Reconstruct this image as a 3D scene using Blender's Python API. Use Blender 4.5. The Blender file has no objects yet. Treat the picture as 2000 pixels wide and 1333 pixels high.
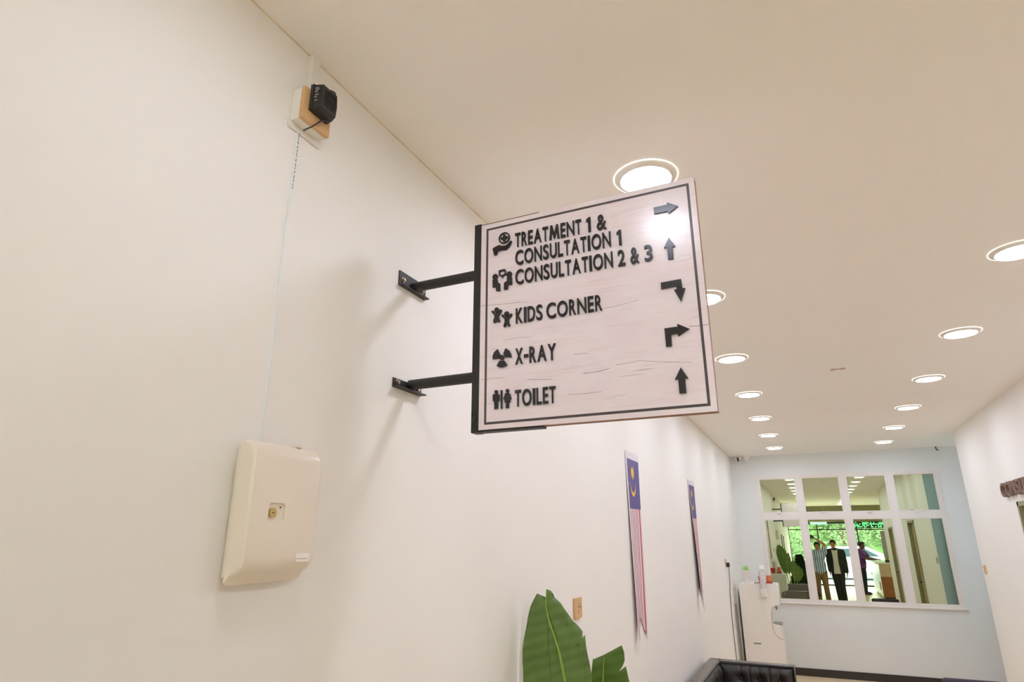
import bpy, bmesh, math, random
from mathutils import Vector, Matrix
random.seed(7)
C = bpy.context.scene.collection
SC = bpy.context.scene
PI = math.pi
SC.cycles.use_light_tree = False

# ------------------------------------------------------------------ camera
CAM_R = ((0.904842, 0.425744, -0.000712), (-0.128518, 0.274754, 0.952887), (-0.40581, 0.862137, -0.303316))
cam_d = bpy.data.cameras.new('camera'); cam = bpy.data.objects.new('camera', cam_d); C.objects.link(cam)
cam_d.sensor_width = 36.0; cam_d.lens = 21.6956; cam_d.clip_start = 0.02
YAW, PITCH, ROLL = math.radians(25.1976), math.radians(17.6495), math.radians(-0.0408)
fw = Vector((-math.sin(YAW) * math.cos(PITCH), math.cos(YAW) * math.cos(PITCH), math.sin(PITCH)))
rt = Vector((math.cos(YAW), math.sin(YAW), 0)); up = rt.cross(fw)
r2 = rt * math.cos(ROLL) + up * math.sin(ROLL); u2 = up * math.cos(ROLL) - rt * math.sin(ROLL)
cam.matrix_world = Matrix(((r2.x, u2.x, -fw.x, 0), (r2.y, u2.y, -fw.y, 0), (r2.z, u2.z, -fw.z, 1.8), (0, 0, 0, 1)))
SC.camera = cam

SC.cycles.max_bounces = 9; SC.cycles.transparent_max_bounces = 6
# ------------------------------------------------------------------ world, exposure
W = bpy.data.worlds.new('sky'); SC.world = W; W.use_nodes = True
bg = W.node_tree.nodes['Background']
bg.inputs[0].default_value = (0.78, 0.91, 1.0, 1); bg.inputs[1].default_value = 13.0
SC.view_settings.view_transform = 'Standard'; SC.view_settings.look = 'None'
SC.view_settings.exposure = 0.61; SC.view_settings.gamma = 1.0; SC.view_settings.use_curve_mapping = False
SC.cycles.diffuse_bounces = 7        # a white room: let light bounce on
LAMP = 45.0
LAMP_COL = (0.95, 1.03, 1.25)

# ------------------------------------------------------------------ room numbers (metres)
A = -1.02; HC = 2.983; D = 10.2; RW = 1.6146; YC = 8.79; YF = -8.0; XR = 5.2; YJ = 1.0
XL, XRR, Y0, S = -0.373, 0.948, 1.875, 1.2468
def ax(y): return A if y < 3 else A - 0.05 * (y - 3) / 7.2      # the left wall runs very slightly outwards

# ------------------------------------------------------------------ materials
def lin(c):
    return tuple(((v / 255) / 12.92 if v / 255 <= 0.04045 else ((v / 255 + 0.055) / 1.055) ** 2.4) for v in c)
MATS = {}
def mat(name, rgb, rough=0.5, metal=0.0, var=0.04, scale=8.0, bump=0.0, bscale=60.0, spec=0.5, coat=0.0, emit=None, estr=0.0, stretch=(1, 1, 1), coatr=0.1):
    if name in MATS: return MATS[name]
    m = bpy.data.materials.new(name); m.use_nodes = True; nt = m.node_tree; N = nt.nodes; L = nt.links
    b = N['Principled BSDF']; b.inputs['Roughness'].default_value = rough; b.inputs['Metallic'].default_value = metal
    b.inputs['Specular IOR Level'].default_value = spec; b.inputs['Coat Weight'].default_value = coat; b.inputs['Coat Roughness'].default_value = coatr
    c = lin(rgb)
    tc = N.new('ShaderNodeTexCoord'); mp = N.new('ShaderNodeMapping'); mp.inputs['Scale'].default_value = stretch
    L.new(tc.outputs['Object'], mp.inputs[0])
    nz = N.new('ShaderNodeTexNoise'); nz.inputs['Scale'].default_value = scale; nz.inputs['Detail'].default_value = 2
    L.new(mp.outputs[0], nz.inputs['Vector'])
    rp = N.new('ShaderNodeValToRGB'); rp.color_ramp.elements[0].position = 0.3; rp.color_ramp.elements[1].position = 0.7
    rp.color_ramp.elements[0].color = tuple(v * (1 - var) for v in c) + (1,)
    rp.color_ramp.elements[1].color = tuple(min(1, v * (1 + var)) for v in c) + (1,)
    L.new(nz.outputs['Fac'], rp.inputs[0]); L.new(rp.outputs[0], b.inputs['Base Color'])
    if bump:
        n2 = N.new('ShaderNodeTexNoise'); n2.inputs['Scale'].default_value = bscale; n2.inputs['Detail'].default_value = 2
        L.new(mp.outputs[0], n2.inputs['Vector'])
        bp = N.new('ShaderNodeBump'); bp.inputs['Strength'].default_value = bump; bp.inputs['Distance'].default_value = 0.01
        L.new(n2.outputs['Fac'], bp.inputs['Height']); L.new(bp.outputs[0], b.inputs['Normal'])
    if emit:
        b.inputs['Emission Color'].default_value = tuple(emit) + (1,); b.inputs['Emission Strength'].default_value = estr
    MATS[name] = m
    return m
WALL = mat('wall_paint', (243, 239, 233), 0.6, var=0.012, scale=1.3, bump=0.12, bscale=3.5, spec=0.3)
CEIL = mat('ceiling_paint', (249, 244, 237), 0.7, var=0.01, scale=0.8, spec=0.2)
BLUE = mat('pale_blue_paint', (234, 234, 231), 0.55, var=0.012, scale=1.3, spec=0.3)
DBLUE = mat('grey_blue_door_paint', (138, 158, 180), 0.4, var=0.02)
FLOOR = mat('tan_vinyl_floor', (237, 211, 173), 0.28, var=0.1, scale=3, stretch=(1, 8, 1), spec=0.5)
BLACKTRIM = mat('dark_baseboard', (52, 42, 38), 0.4)
WHITE = mat('white_plastic', (236, 230, 222), 0.35, var=0.01)
WFRAME = mat('white_window_frame', (238, 230, 224), 0.35, var=0.01)
CREAM = mat('cream_plastic', (240, 229, 212), 0.3, var=0.01, coat=0.3)
BLACKM = mat('black_powder_coat', (38, 35, 33), 0.5, var=0.08, scale=30, bump=0.05, bscale=300)
BLACKP = mat('black_plastic', (40, 38, 37), 0.45, var=0.05)
ACRYL = mat('black_acrylic', (41, 38, 39), 0.22, var=0.03, spec=0.5)
STEEL = mat('zinc_bolt', (190, 170, 150), 0.3, metal=1.0)
BRASS = mat('brass', (205, 180, 120), 0.25, metal=1.0)
TAN = mat('tan_socket_plastic', (214, 172, 122), 0.35, var=0.02)
EDGE = mat('brown_board_edge', (150, 105, 78), 0.6, var=0.15, scale=30)
GREY = mat('grey_plastic', (150, 146, 138), 0.4)
LEATHER = mat('black_leather', (50, 45, 42), 0.33, var=0.1, scale=20, bump=0.1, bscale=180, spec=0.5)
TRIMLEA = mat('grey_brown_leather', (108, 97, 90), 0.35, var=0.06, scale=20, bump=0.08, bscale=180)
GREYLINE = mat('border_print', (78, 70, 70), 0.3, var=0.04)
RED = mat('red_print', (205, 60, 55), 0.5, var=0.03)
FLAGW = mat('flag_white', (228, 218, 224), 0.5, var=0.02)
FLAGB = mat('flag_blue', (82, 66, 140), 0.45, var=0.06, scale=5)
FLAGY = mat('flag_yellow', (232, 190, 62), 0.5, var=0.03)
BRASSY = mat('brown_wood_letter', (126, 98, 84), 0.6, var=0.15, scale=25)
WOOD = mat('orange_wood', (166, 106, 58), 0.4, var=0.15, scale=6, stretch=(1, 1, 6))
TANWOOD = mat('tan_door_wood', (190, 160, 112), 0.4, var=0.08, scale=6, stretch=(6, 6, 1))
OLIVE = mat('olive_door_frame', (150, 146, 116), 0.45, var=0.04)
ORANGE = mat('orange_cup', (225, 120, 80), 0.4); REDC = mat('red_cup', (205, 60, 50), 0.4)
GREENP = mat('lime_leaf', (150, 205, 80), 0.5)
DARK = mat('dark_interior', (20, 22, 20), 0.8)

def sign_mat():
    m = bpy.data.materials.new('whitewashed_wood_print'); m.use_nodes = True; nt = m.node_tree; N = nt.nodes; L = nt.links
    b = N['Principled BSDF']; b.inputs['Roughness'].default_value = 0.24; b.inputs['Coat Weight'].default_value = 0.35; b.inputs['Coat Roughness'].default_value = 0.16
    tc = N.new('ShaderNodeTexCoord')
    def noise(scale, st, det=5, rough=0.6):
        mp = N.new('ShaderNodeMapping'); mp.inputs['Scale'].default_value = st; L.new(tc.outputs['Object'], mp.inputs[0])
        n = N.new('ShaderNodeTexNoise'); n.inputs['Scale'].default_value = scale; n.inputs['Detail'].default_value = det; n.inputs['Roughness'].default_value = rough
        L.new(mp.outputs[0], n.inputs['Vector']); return n
    n1 = noise(5, (1.2, 1, 4)); r1 = N.new('ShaderNodeValToRGB')
    r1.color_ramp.elements[0].position = 0.32; r1.color_ramp.elements[0].color = lin((243, 223, 229)) + (1,)
    r1.color_ramp.elements[1].position = 0.68; r1.color_ramp.elements[1].color = lin((245, 234, 237)) + (1,)
    L.new(n1.outputs['Fac'], r1.inputs[0])
    n2 = noise(26, (0.35, 1, 9), 6, 0.7); r2 = N.new('ShaderNodeValToRGB')
    r2.color_ramp.elements[0].position = 0.30; r2.color_ramp.elements[0].color = (0.80, 0.74, 0.74, 1)
    r2.color_ramp.elements[1].position = 0.46; r2.color_ramp.elements[1].color = (1, 1, 1, 1)
    L.new(n2.outputs['Fac'], r2.inputs[0])
    mx = N.new('ShaderNodeMix'); mx.data_type = 'RGBA'; mx.blend_type = 'MULTIPLY'; mx.inputs[0].default_value = 0.55
    L.new(r1.outputs[0], mx.inputs[6]); L.new(r2.outputs[0], mx.inputs[7])
    # short cracks in the print
    n3 = noise(9, (0.55, 1, 14), 3, 0.55); r3 = N.new('ShaderNodeValToRGB')
    r3.color_ramp.elements[0].position = 0.262; r3.color_ramp.elements[0].color = (0.45, 0.40, 0.41, 1)
    r3.color_ramp.elements[1].position = 0.30; r3.color_ramp.elements[1].color = (1, 1, 1, 1)
    L.new(n3.outputs['Fac'], r3.inputs[0])
    m2 = N.new('ShaderNodeMix'); m2.data_type = 'RGBA'; m2.blend_type = 'MULTIPLY'; m2.inputs[0].default_value = 0.6
    L.new(mx.outputs[2], m2.inputs[6]); L.new(r3.outputs[0], m2.inputs[7])
    L.new(m2.outputs[2], b.inputs['Base Color'])
    return m
SIGN = sign_mat()
CRACK = mat('printed_crack', (150, 130, 130), 0.4)

def glass_mat(name, tint, mirror):
    m = bpy.data.materials.new(name); m.use_nodes = True; nt = m.node_tree; N = nt.nodes; L = nt.links
    N.remove(N['Principled BSDF']); out = N['Material Output']
    g = N.new('ShaderNodeBsdfGlossy'); g.inputs['Roughness'].default_value = 0.0; g.inputs['Color'].default_value = lin(tint) + (1,)
    t = N.new('ShaderNodeBsdfTransparent'); t.inputs['Color'].default_value = (0.55, 0.6, 0.52, 1) if mirror else (0.93, 0.96, 0.94, 1)
    mx = N.new('ShaderNodeMixShader')
    if mirror: mx.inputs[0].default_value = 0.92
    else:
        lw = N.new('ShaderNodeLayerWeight'); lw.inputs[0].default_value = 0.25; L.new(lw.outputs['Fresnel'], mx.inputs[0])
    L.new(t.outputs[0], mx.inputs[1]); L.new(g.outputs[0], mx.inputs[2]); L.new(mx.outputs[0], out.inputs[0])
    return m
MIRROR = glass_mat('reflective_tinted_glass', (210, 221, 190), True)
CLEAR = glass_mat('clear_glass', (255, 255, 255), False)
def frost_mat():
    m = bpy.data.materials.new('frosted_clear_plastic'); m.use_nodes = True; N = m.node_tree.nodes; L = m.node_tree.links; N.remove(N['Principled BSDF'])
    t = N.new('ShaderNodeBsdfTransparent'); d = N.new('ShaderNodeBsdfDiffuse'); d.inputs[0].default_value = (.85, .82, .8, 1); x = N.new('ShaderNodeMixShader'); x.inputs[0].default_value = .22
    L.new(t.outputs[0], x.inputs[1]); L.new(d.outputs[0], x.inputs[2]); L.new(x.outputs[0], N['Material Output'].inputs[0]); return m
FROST = frost_mat()

def leaf_mat():
    m = bpy.data.materials.new('banana_leaf'); m.use_nodes = True; nt = m.node_tree; N = nt.nodes; L = nt.links
    b = N['Principled BSDF']; b.inputs['Roughness'].default_value = 0.42
    tc = N.new('ShaderNodeTexCoord'); mp = N.new('ShaderNodeMapping'); mp.inputs['Rotation'].default_value = (0, 0.32, 0)
    L.new(tc.outputs['Object'], mp.inputs[0])
    wv = N.new('ShaderNodeTexWave'); wv.bands_direction = 'Z'; wv.inputs['Scale'].default_value = 9; wv.inputs['Distortion'].default_value = 2.2; wv.inputs['Detail'].default_value = 2; wv.inputs['Detail Scale'].default_value = 1.2
    L.new(mp.outputs[0], wv.inputs[0])
    rp = N.new('ShaderNodeValToRGB'); rp.color_ramp.elements[0].color = lin((88, 116, 46)) + (1,); rp.color_ramp.elements[1].color = lin((100, 128, 58)) + (1,)
    L.new(wv.outputs['Fac'], rp.inputs[0]); L.new(rp.outputs[0], b.inputs['Base Color'])
    bp = N.new('ShaderNodeBump'); bp.inputs['Strength'].default_value = 0.12; bp.inputs['Distance'].default_value = 0.006
    L.new(wv.outputs['Fac'], bp.inputs['Height']); L.new(bp.outputs[0], b.inputs['Normal'])
    return m
LEAF = leaf_mat()
RIB = mat('leaf_rib', (140, 172, 66), 0.45)
LITD = mat('lit_diffuser', (255, 255, 255), 0.5, emit=LAMP_COL, estr=LAMP)
LITE = mat('lit_diffuser_dimmed', (255, 255, 255), 0.5, emit=LAMP_COL, estr=LAMP * 0.64)  # weaker copy, added to darken the near left wall; no separate circuit known
LITR = mat('lit_acrylic_rim', (255, 255, 250), 0.5, emit=(1.0, 1.0, 0.86), estr=1.1)

for _m in (LITR,): _m.cycles.emission_sampling = 'NONE'
# ------------------------------------------------------------------ mesh helpers
class MB:
    def __init__(s): s.v = []; s.f = []
    def add(s, vs, fs):
        o = len(s.v); s.v += [tuple(v) for v in vs]; s.f += [tuple(i + o for i in f) for f in fs]; return s
    def box(s, x0, x1, y0, y1, z0, z1, bev=0.0, M=None, seg=2):
        if bev <= 0:
            vs = [(x, y, z) for x in (x0, x1) for y in (y0, y1) for z in (z0, z1)]
            fs = [(0, 1, 3, 2), (4, 6, 7, 5), (0, 4, 5, 1), (2, 3, 7, 6), (0, 2, 6, 4), (1, 5, 7, 3)]
        else:
            bm = bmesh.new(); bmesh.ops.create_cube(bm, size=1)
            for v in bm.verts: v.co = Vector(((x0 + x1) / 2 + v.co.x * (x1 - x0), (y0 + y1) / 2 + v.co.y * (y1 - y0), (z0 + z1) / 2 + v.co.z * (z1 - z0)))
            bmesh.ops.bevel(bm, geom=bm.edges[:], offset=bev, segments=seg, affect='EDGES', profile=0.5)
            bm.verts.index_update(); vs = [v.co.copy() for v in bm.verts]; fs = [[v.index for v in f.verts] for f in bm.faces]; bm.free()
        if M: vs = [M @ Vector(v) for v in vs]
        return s.add(vs, fs)
    def tube(s, pts, r, n=10, caps=True):
        pts = [Vector(p) for p in pts]; rs = r if isinstance(r, (list, tuple)) else [r] * len(pts)
        vs = []; fs = []; prev = None
        for i, p in enumerate(pts):
            d = (pts[min(i + 1, len(pts) - 1)] - pts[max(i - 1, 0)]).normalized()
            if prev is None:
                a = Vector((0, 0, 1)) if abs(d.z) < 0.9 else Vector((1, 0, 0)); u = d.cross(a).normalized()
            else:
                u = (prev - d * prev.dot(d)).normalized()
            prev = u; w = d.cross(u)
            for k in range(n):
                t = 2 * PI * k / n; vs.append(p + (u * math.cos(t) + w * math.sin(t)) * rs[i])
        for i in range(len(pts) - 1):
            for k in range(n):
                k2 = (k + 1) % n; fs.append((i * n + k, i * n + k2, (i + 1) * n + k2, (i + 1) * n + k))
        if caps: fs.append(tuple(range(n))[::-1]); fs.append(tuple(range((len(pts) - 1) * n, len(pts) * n)))
        return s.add(vs, fs)
    def cyl(s, c, axis, r, h, n=20, r2=None):
        c = Vector(c); d = {'x': Vector((1, 0, 0)), 'y': Vector((0, 1, 0)), 'z': Vector((0, 0, 1))}[axis]
        return s.tube([c, c + d * h], [r, r if r2 is None else r2], n)
    def lathe(s, prof, c=(0, 0, 0), n=28, closed=False):
        vs = []; fs = []; c = Vector(c); m = len(prof)
        for (r, z) in prof:
            for k in range(n): vs.append(c + Vector((r * math.cos(2 * PI * k / n), r * math.sin(2 * PI * k / n), z)))
        for i in range(m - 1 if not closed else m):
            j = (i + 1) % m
            for k in range(n):
                k2 = (k + 1) % n; fs.append((i * n + k, i * n + k2, j * n + k2, j * n + k))
        if not closed:
            if prof[0][0] > 1e-6: fs.append(tuple(range(n))[::-1])
            if prof[-1][0] > 1e-6: fs.append(tuple(range((m - 1) * n, m * n)))
        return s.add(vs, fs)
    def prism(s, poly, d0, d1, f):
        """poly: 2D outline; f(a, b, d) -> 3D"""
        n = len(poly); vs = [f(a, b, d0) for a, b in poly] + [f(a, b, d1) for a, b in poly]
        fs = [tuple(range(n)), tuple(range(n, 2 * n))[::-1]] + [(i, i + n, (i + 1) % n + n, (i + 1) % n) for i in range(n)]
        return s.add(vs, fs)
    def ring(s, outer, inner, d0, d1, f):
        n = len(outer); vs = []
        for d in (d0, d1):
            vs += [f(a, b, d) for a, b in outer] + [f(a, b, d) for a, b in inner]
        fs = []
        for i in range(n):
            j = (i + 1) % n
            fs += [(i, j, n + j, n + i), (2 * n + i, 3 * n + i, 3 * n + j, 2 * n + j), (i, 2 * n + i, 2 * n + j, j), (n + i, n + j, 3 * n + j, 3 * n + i)]
        return s.add(vs, fs)
    def ellipsoid(s, c, r, n=20, m=12, M=None):
        c = Vector(c); vs = []; fs = []
        for i in range(m + 1):
            t = PI * i / m
            for k in range(n):
                p = 2 * PI * k / n; q = Vector((r[0] * math.sin(t) * math.cos(p), r[1] * math.sin(t) * math.sin(p), r[2] * math.cos(t)))
                vs.append(c + (M @ q if M else q))
        for i in range(m):
            for k in range(n):
                k2 = (k + 1) % n; fs.append((i * n + k, (i + 1) * n + k, (i + 1) * n + k2, i * n + k2))
        return s.add(vs, fs)
    def mesh(s, name, material, smooth=False):
        me = bpy.data.meshes.new(name); me.from_pydata(s.v, [], s.f)
        bm = bmesh.new(); bm.from_mesh(me); bmesh.ops.remove_doubles(bm, verts=bm.verts, dist=1e-6)
        bmesh.ops.recalc_face_normals(bm, faces=bm.faces); bm.to_mesh(me); bm.free()
        if material: me.materials.append(material)
        if smooth:
            me.polygons.foreach_set('use_smooth', [True] * len(me.polygons))
            try: me.set_sharp_from_angle(angle=math.radians(38))
            except Exception: pass
        return me

def link(name, data, parent=None, loc=None):
    o = bpy.data.objects.new(name, data); C.objects.link(o)
    if parent: o.parent = parent
    if loc: o.location = loc
    return o
def obj(name, mb, material, parent=None, smooth=False, loc=None):
    return link(name, mb.mesh(name, material, smooth), parent, loc)
def tag(o, label, cat, group=None):
    o['label'] = label; o['category'] = cat
    if group: o['group'] = group
    return o
def thing(name, label, cat, loc=(0, 0, 0), group=None, rotz=0):
    o = bpy.data.objects.new(name, None); C.objects.link(o); o.location = loc; o.rotation_euler = (0, 0, rotz); o.empty_display_size = 0.1
    return tag(o, label, cat, group)
def struct(name, mb, material, parent=None, smooth=False):
    o = obj(name, mb, material, parent, smooth)
    if not parent: o['kind'] = 'structure'
    return o
def circ(cx, cy, rx, ry=None, n=24, a0=0):
    ry = ry or rx
    return [(cx + rx * math.cos(a0 + 2 * PI * i / n), cy + ry * math.sin(a0 + 2 * PI * i / n)) for i in range(n)]
def freeze(o):
    """bake the modifiers of o into its mesh"""
    bpy.context.view_layer.update(); dg = bpy.context.evaluated_depsgraph_get()
    me = bpy.data.meshes.new_from_object(o.evaluated_get(dg), depsgraph=dg); o.modifiers.clear(); o.data = me
    me.polygons.foreach_set('use_smooth', [True] * len(me.polygons)); return o

# glyphs, from the built-in font, as unit boxes: x 0..1, z 0..1, depth 0..1
GL = {}
MM = [(0, 0), (.13, 1), (.30, 1), (.5, .46), (.70, 1), (.87, 1), (1, 0), (.80, 0), (.735, .54), (.555, .05), (.445, .05), (.265, .54), (.20, 0)]
ONE = [(0, .70), (.12, .70), (.42, .80), (.42, 0), (1, 0), (1, 1), (.58, 1), (0, .86)]
def own_glyph(P_):
    n = len(P_); vs = [(a, b, 0) for a, b in P_] + [(a, b, 1) for a, b in P_]
    return vs, [tuple(range(n)), tuple(range(n, 2 * n))[::-1]] + [(i, i + n, (i + 1) % n + n, (i + 1) % n) for i in range(n)]
def glyph(ch, bold=0.02):
    if (ch, bold) in GL: return GL[(ch, bold)]
    cu = bpy.data.curves.new('glyph', 'FONT'); cu.body = ch; cu.size = 1; cu.extrude = 0.05; cu.offset = bold; cu.resolution_u = 5
    o = bpy.data.objects.new('glyph', cu); C.objects.link(o); bpy.context.view_layer.update()
    dg = bpy.context.evaluated_depsgraph_get(); me = bpy.data.meshes.new_from_object(o.evaluated_get(dg), depsgraph=dg)
    bpy.data.objects.remove(o); xs = [v.co.x for v in me.vertices]; ys = [v.co.y for v in me.vertices]
    vs = [((v.co.x - min(xs)) / (max(xs) - min(xs)), (v.co.y - min(ys)) / (max(ys) - min(ys)), (v.co.z + 0.05) / 0.1) for v in me.vertices]
    fs = [tuple(p.vertices) for p in me.polygons]
    GL[(ch, bold)] = (vs, fs); return GL[(ch, bold)]
LW = dict(T=.54, R=.54, E=.46, A=.74, M=.98, N=.72, C=.78, O=.86, S=.54, U=.64, L=.46, I=.22, K=.62, D=.66, X=.62, Y=.64)
LW['1'] = .3; LW['2'] = .56; LW['3'] = .56; LW['&'] = .68; LW['-'] = .34
def word(text, a0, a1, b0, h, d0, d1, f, material, parent, gap=0.115, bold=0.018):
    tot = sum(LW[c] for c in text) + gap * (len(text) - 1); k = (a1 - a0) / tot; a = a0
    for c in text:
        vs, fs = own_glyph(ONE if c == '1' else MM) if c in '1M' else glyph(c, bold); w = LW[c] * k; zz0, hh = b0, h
        if c in 'COSU23&': zz0 -= h * 0.012; hh *= 1.024
        if c == '-': zz0 += h * 0.36; hh = h * 0.2
        m = MB(); m.add([f(a + x * w, zz0 + z * hh, d0 + dd * (d1 - d0)) for x, z, dd in vs], fs)
        obj('letter', m, material, parent)
        a += w + gap * k

# ================================================================== THE SETTING
YP = [-8.0, 3.0, 10.2]
m = MB(); vs = []
for y in (YF - 0.12, 3.0, D + 0.12): vs += [(ax(y), y, 0), (ax(y), y, HC + 0.1), (ax(y) - 0.12, y, 0), (ax(y) - 0.12, y, HC + 0.1)]
fs = []
for i in (0, 4): fs += [(i, i + 4, i + 5, i + 1), (i + 2, i + 3, i + 7, i + 6), (i + 1, i + 5, i + 7, i + 3), (i, i + 2, i + 6, i + 4)]
fs += [(0, 1, 3, 2), (8, 10, 11, 9)]
m.add(vs, fs); struct('wall_left', m, WALL)
struct('floor', MB().box(-1.25, XR + 0.1, YF - 0.1, D + 0.1, -0.1, 0), FLOOR)
struct('ceiling', MB().box(-1.25, XR + 0.1, YF - 0.1, D + 0.1, HC, HC + 0.1), CEIL)
struct('trim_1', MB().tube([(ax(y) + .001, y, HC - .001) for y in (YF, -4, 0, 1.5, 3, 5, 7.5, D)], .0022, 6), mat('yellowed_caulk', (228, 210, 182), .7, var=.15, scale=14))
# back wall with the window opening
WX0, WX1, WZ0, WZ1 = -0.717, 1.602, 0.925, 2.665
m = MB().box(-1.2, WX0, D, D + 0.12, 0, HC).box(WX1, 3.4, D, D + 0.12, 0, HC).box(WX0, WX1, D, D + 0.12, 0, WZ0).box(WX0, WX1, D, D + 0.12, WZ1, HC)
struct('wall_back', m, BLUE)
struct('baseboard_back', MB().box(-1.06, 3.3, D - 0.015, D, 0, 0.095), BLACKTRIM)
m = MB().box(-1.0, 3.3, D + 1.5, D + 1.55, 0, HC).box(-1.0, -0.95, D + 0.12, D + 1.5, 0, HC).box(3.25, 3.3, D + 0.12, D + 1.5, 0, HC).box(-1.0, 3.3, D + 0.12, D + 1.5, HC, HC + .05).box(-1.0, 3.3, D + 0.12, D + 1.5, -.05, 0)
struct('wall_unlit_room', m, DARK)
# right wall: two door openings
DOORS = [(5.62, 6.50, 2.06), (2.20, 3.05, 2.02)]
m = MB(); T = 0.12
ys = [YJ, 2.20, 3.05, 5.62, 6.55, YC]
m.box(RW, RW + T, YJ, 2.20, 0, HC).box(RW, RW + T, 3.05, 5.98, 0, HC).box(RW, RW + T, 6.86, YC, 0, HC)
m.box(RW, RW + T, 2.20, 3.05, 2.02, HC).box(RW, RW + T, 5.98, 6.86, 2.09, HC)
struct('wall_right', m, WALL)
m = MB().box(RW + 0.0, XR, YC - 0.12, YC, 0, HC); m.v = [(x + (0.001 if x < RW + 0.01 else 0), y + 0.001, z) for x, y, z in m.v]
struct('wall_return', MB().box(RW + T, 3.4, YC - 0.12, YC, 0, HC).box(RW + 0.0005, RW + T, YC, YC + 0.004, 0, HC), mat('mid_blue_paint', (182, 200, 216), .5, var=.01))
struct('wall_recess', MB().box(3.3, 3.4, YC, 9.40, 0, HC).box(3.3, 3.4, 9.75, D, 0, HC).box(3.3, 3.4, 9.40, 9.75, 0, 1.5).box(3.3, 3.4, 9.40, 9.75, 2.3, HC), BLUE)
w3 = struct('window_3', MB().box(3.31, 3.37, 9.40, 9.43, 1.5, 2.3).box(3.31, 3.37, 9.72, 9.75, 1.5, 2.3).box(3.31, 3.37, 9.43, 9.72, 1.5, 1.53).box(3.31, 3.37, 9.43, 9.72, 2.27, 2.3), WFRAME)
obj('pane', MB().box(3.337, 3.343, 9.43, 9.72, 1.53, 2.27), CLEAR, w3)
struct('wall_reception_back', MB().box(RW + T, XR, YJ, YJ + 0.12, 0, HC), WALL)
struct('wall_reception_side', MB().box(XR, XR + 0.1, YF, YJ + 0.12, 0, HC), WALL)
struct('wall_rooms', MB().box(3.0, 3.1, YJ + .12, YC - .12, 0, HC), WALL)
struct('baseboard_right', MB().box(RW - 0.012, RW, 6.93, YC, 0, 0.095).box(RW - 0.012, RW, 3.12, 5.91, 0, 0.095).box(RW - 0.012, RW, YJ, 2.13, 0, 0.095), BLACKTRIM)
for n, (a, b, h, mm) in enumerate([(5.98, 6.86, 2.09, TANWOOD), (2.20, 3.05, 2.02, TANWOOD)]):
    d = struct('door_%d' % (n + 1), MB().box(RW + 0.05, RW + 0.09, a + .04, b - .04, 0.01, h - .04), mm)
    fr = MB().box(RW - 0.012, RW + T + .01, a - .0, a + .04, 0, h).box(RW - 0.012, RW + T + .01, b - .04, b, 0, h).box(RW - 0.012, RW + T + .01, a, b, h - .04, h)
    obj('door_frame', fr, OLIVE, d)
    obj('door_handle', MB().tube([(RW + .05, a + .12, 1.0), (RW - 0.0, a + .12, 1.0), (RW - 0.0, a + .24, 1.0)], 0.009), BLACKP, d)
    obj('vision_panel', MB().box(RW + .044, RW + .0505, a + .3, a + .58, 1.1, 1.8), CLEAR, d)
d = struct('door_3', MB().box(1.755, 2.60, YC + .001, YC + 0.03, 0, 2.1), DBLUE)
obj('door_handle', MB().tube([(1.90, YC + .03, 1.0), (1.90, YC + .08, 1.0), (2.02, YC + .08, 1.0)], 0.01), STEEL, d)
# shop front behind the camera
m = MB().box(A, XR, YF - 0.12, YF, 2.36, HC)
struct('wall_front', m, mat('olive_backlit_shade', (128, 122, 92), .6))  # shade of the back-lit wall is put into its olive colour
sf = struct('window_2', MB().box(A, XR, YF - 0.09, YF - 0.03, 2.30, 2.36).box(A, XR, YF - 0.09, YF - 0.03, 2.06, 2.10).box(A, XR, YF - .09, YF - .03, 0, 0.05), BLACKM)
XS = [A, 0.05, 1.45, 2.7, 3.95, XR]
for i, x in enumerate(XS): obj('mullion', MB().box(x - .02, x + .02, YF - .09, YF - .03, 0, 2.36), BLACKM, sf)
for i in range(len(XS) - 1):
    if i == 1: continue        # the doorway stands open
    obj('glass_pane', MB().box(XS[i] + .02, XS[i + 1] - .02, YF - .064, YF - .056, .05, 2.06), CLEAR, sf)
for i in range(len(XS) - 1): obj('transom_pane', MB().box(XS[i] + .02, XS[i + 1] - .02, YF - .064, YF - .056, 2.10, 2.30), CLEAR, sf)

# window in the back wall: frame, eight sashes with tinted reflective panes
win = struct('window_1', MB().box(WX0, WX1, D - 0.012, D + 0.07, WZ1 - .028, WZ1).box(WX0, WX1, D - 0.012, D + 0.07, WZ0, WZ0 + .026).box(WX0, WX0 + .03, D - .012, D + .07, WZ0 + .026, WZ1 - .028).box(WX1 - .03, WX1, D - .012, D + .07, WZ0 + .026, WZ1 - .028), WFRAME)
obj('window_sill', MB().box(WX0 - .02, WX1 + .02, D - .03, D + .02, WZ0 - .022, WZ0, 0.004), WFRAME, win)
obj('architrave', MB().box(WX0 - .018, WX1 + .018, D - .006, D + .01, WZ1, WZ1 + .018), WFRAME, win)
P0, PW, PP = -0.672, 0.472, 0.5815
for i in range(3):
    xm = P0 + PW + PP * i + (PP - PW) / 2
    obj('mullion', MB().box(xm - .026, xm + .026, D - .009, D + .066, WZ0 + .020, WZ1 - .022, 0.002), WFRAME, win)
obj('transom', MB().box(WX0 + .022, WX1 - .022, D - .0065, D + .064, 2.049, 2.122, 0.002), WFRAME, win)
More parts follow.
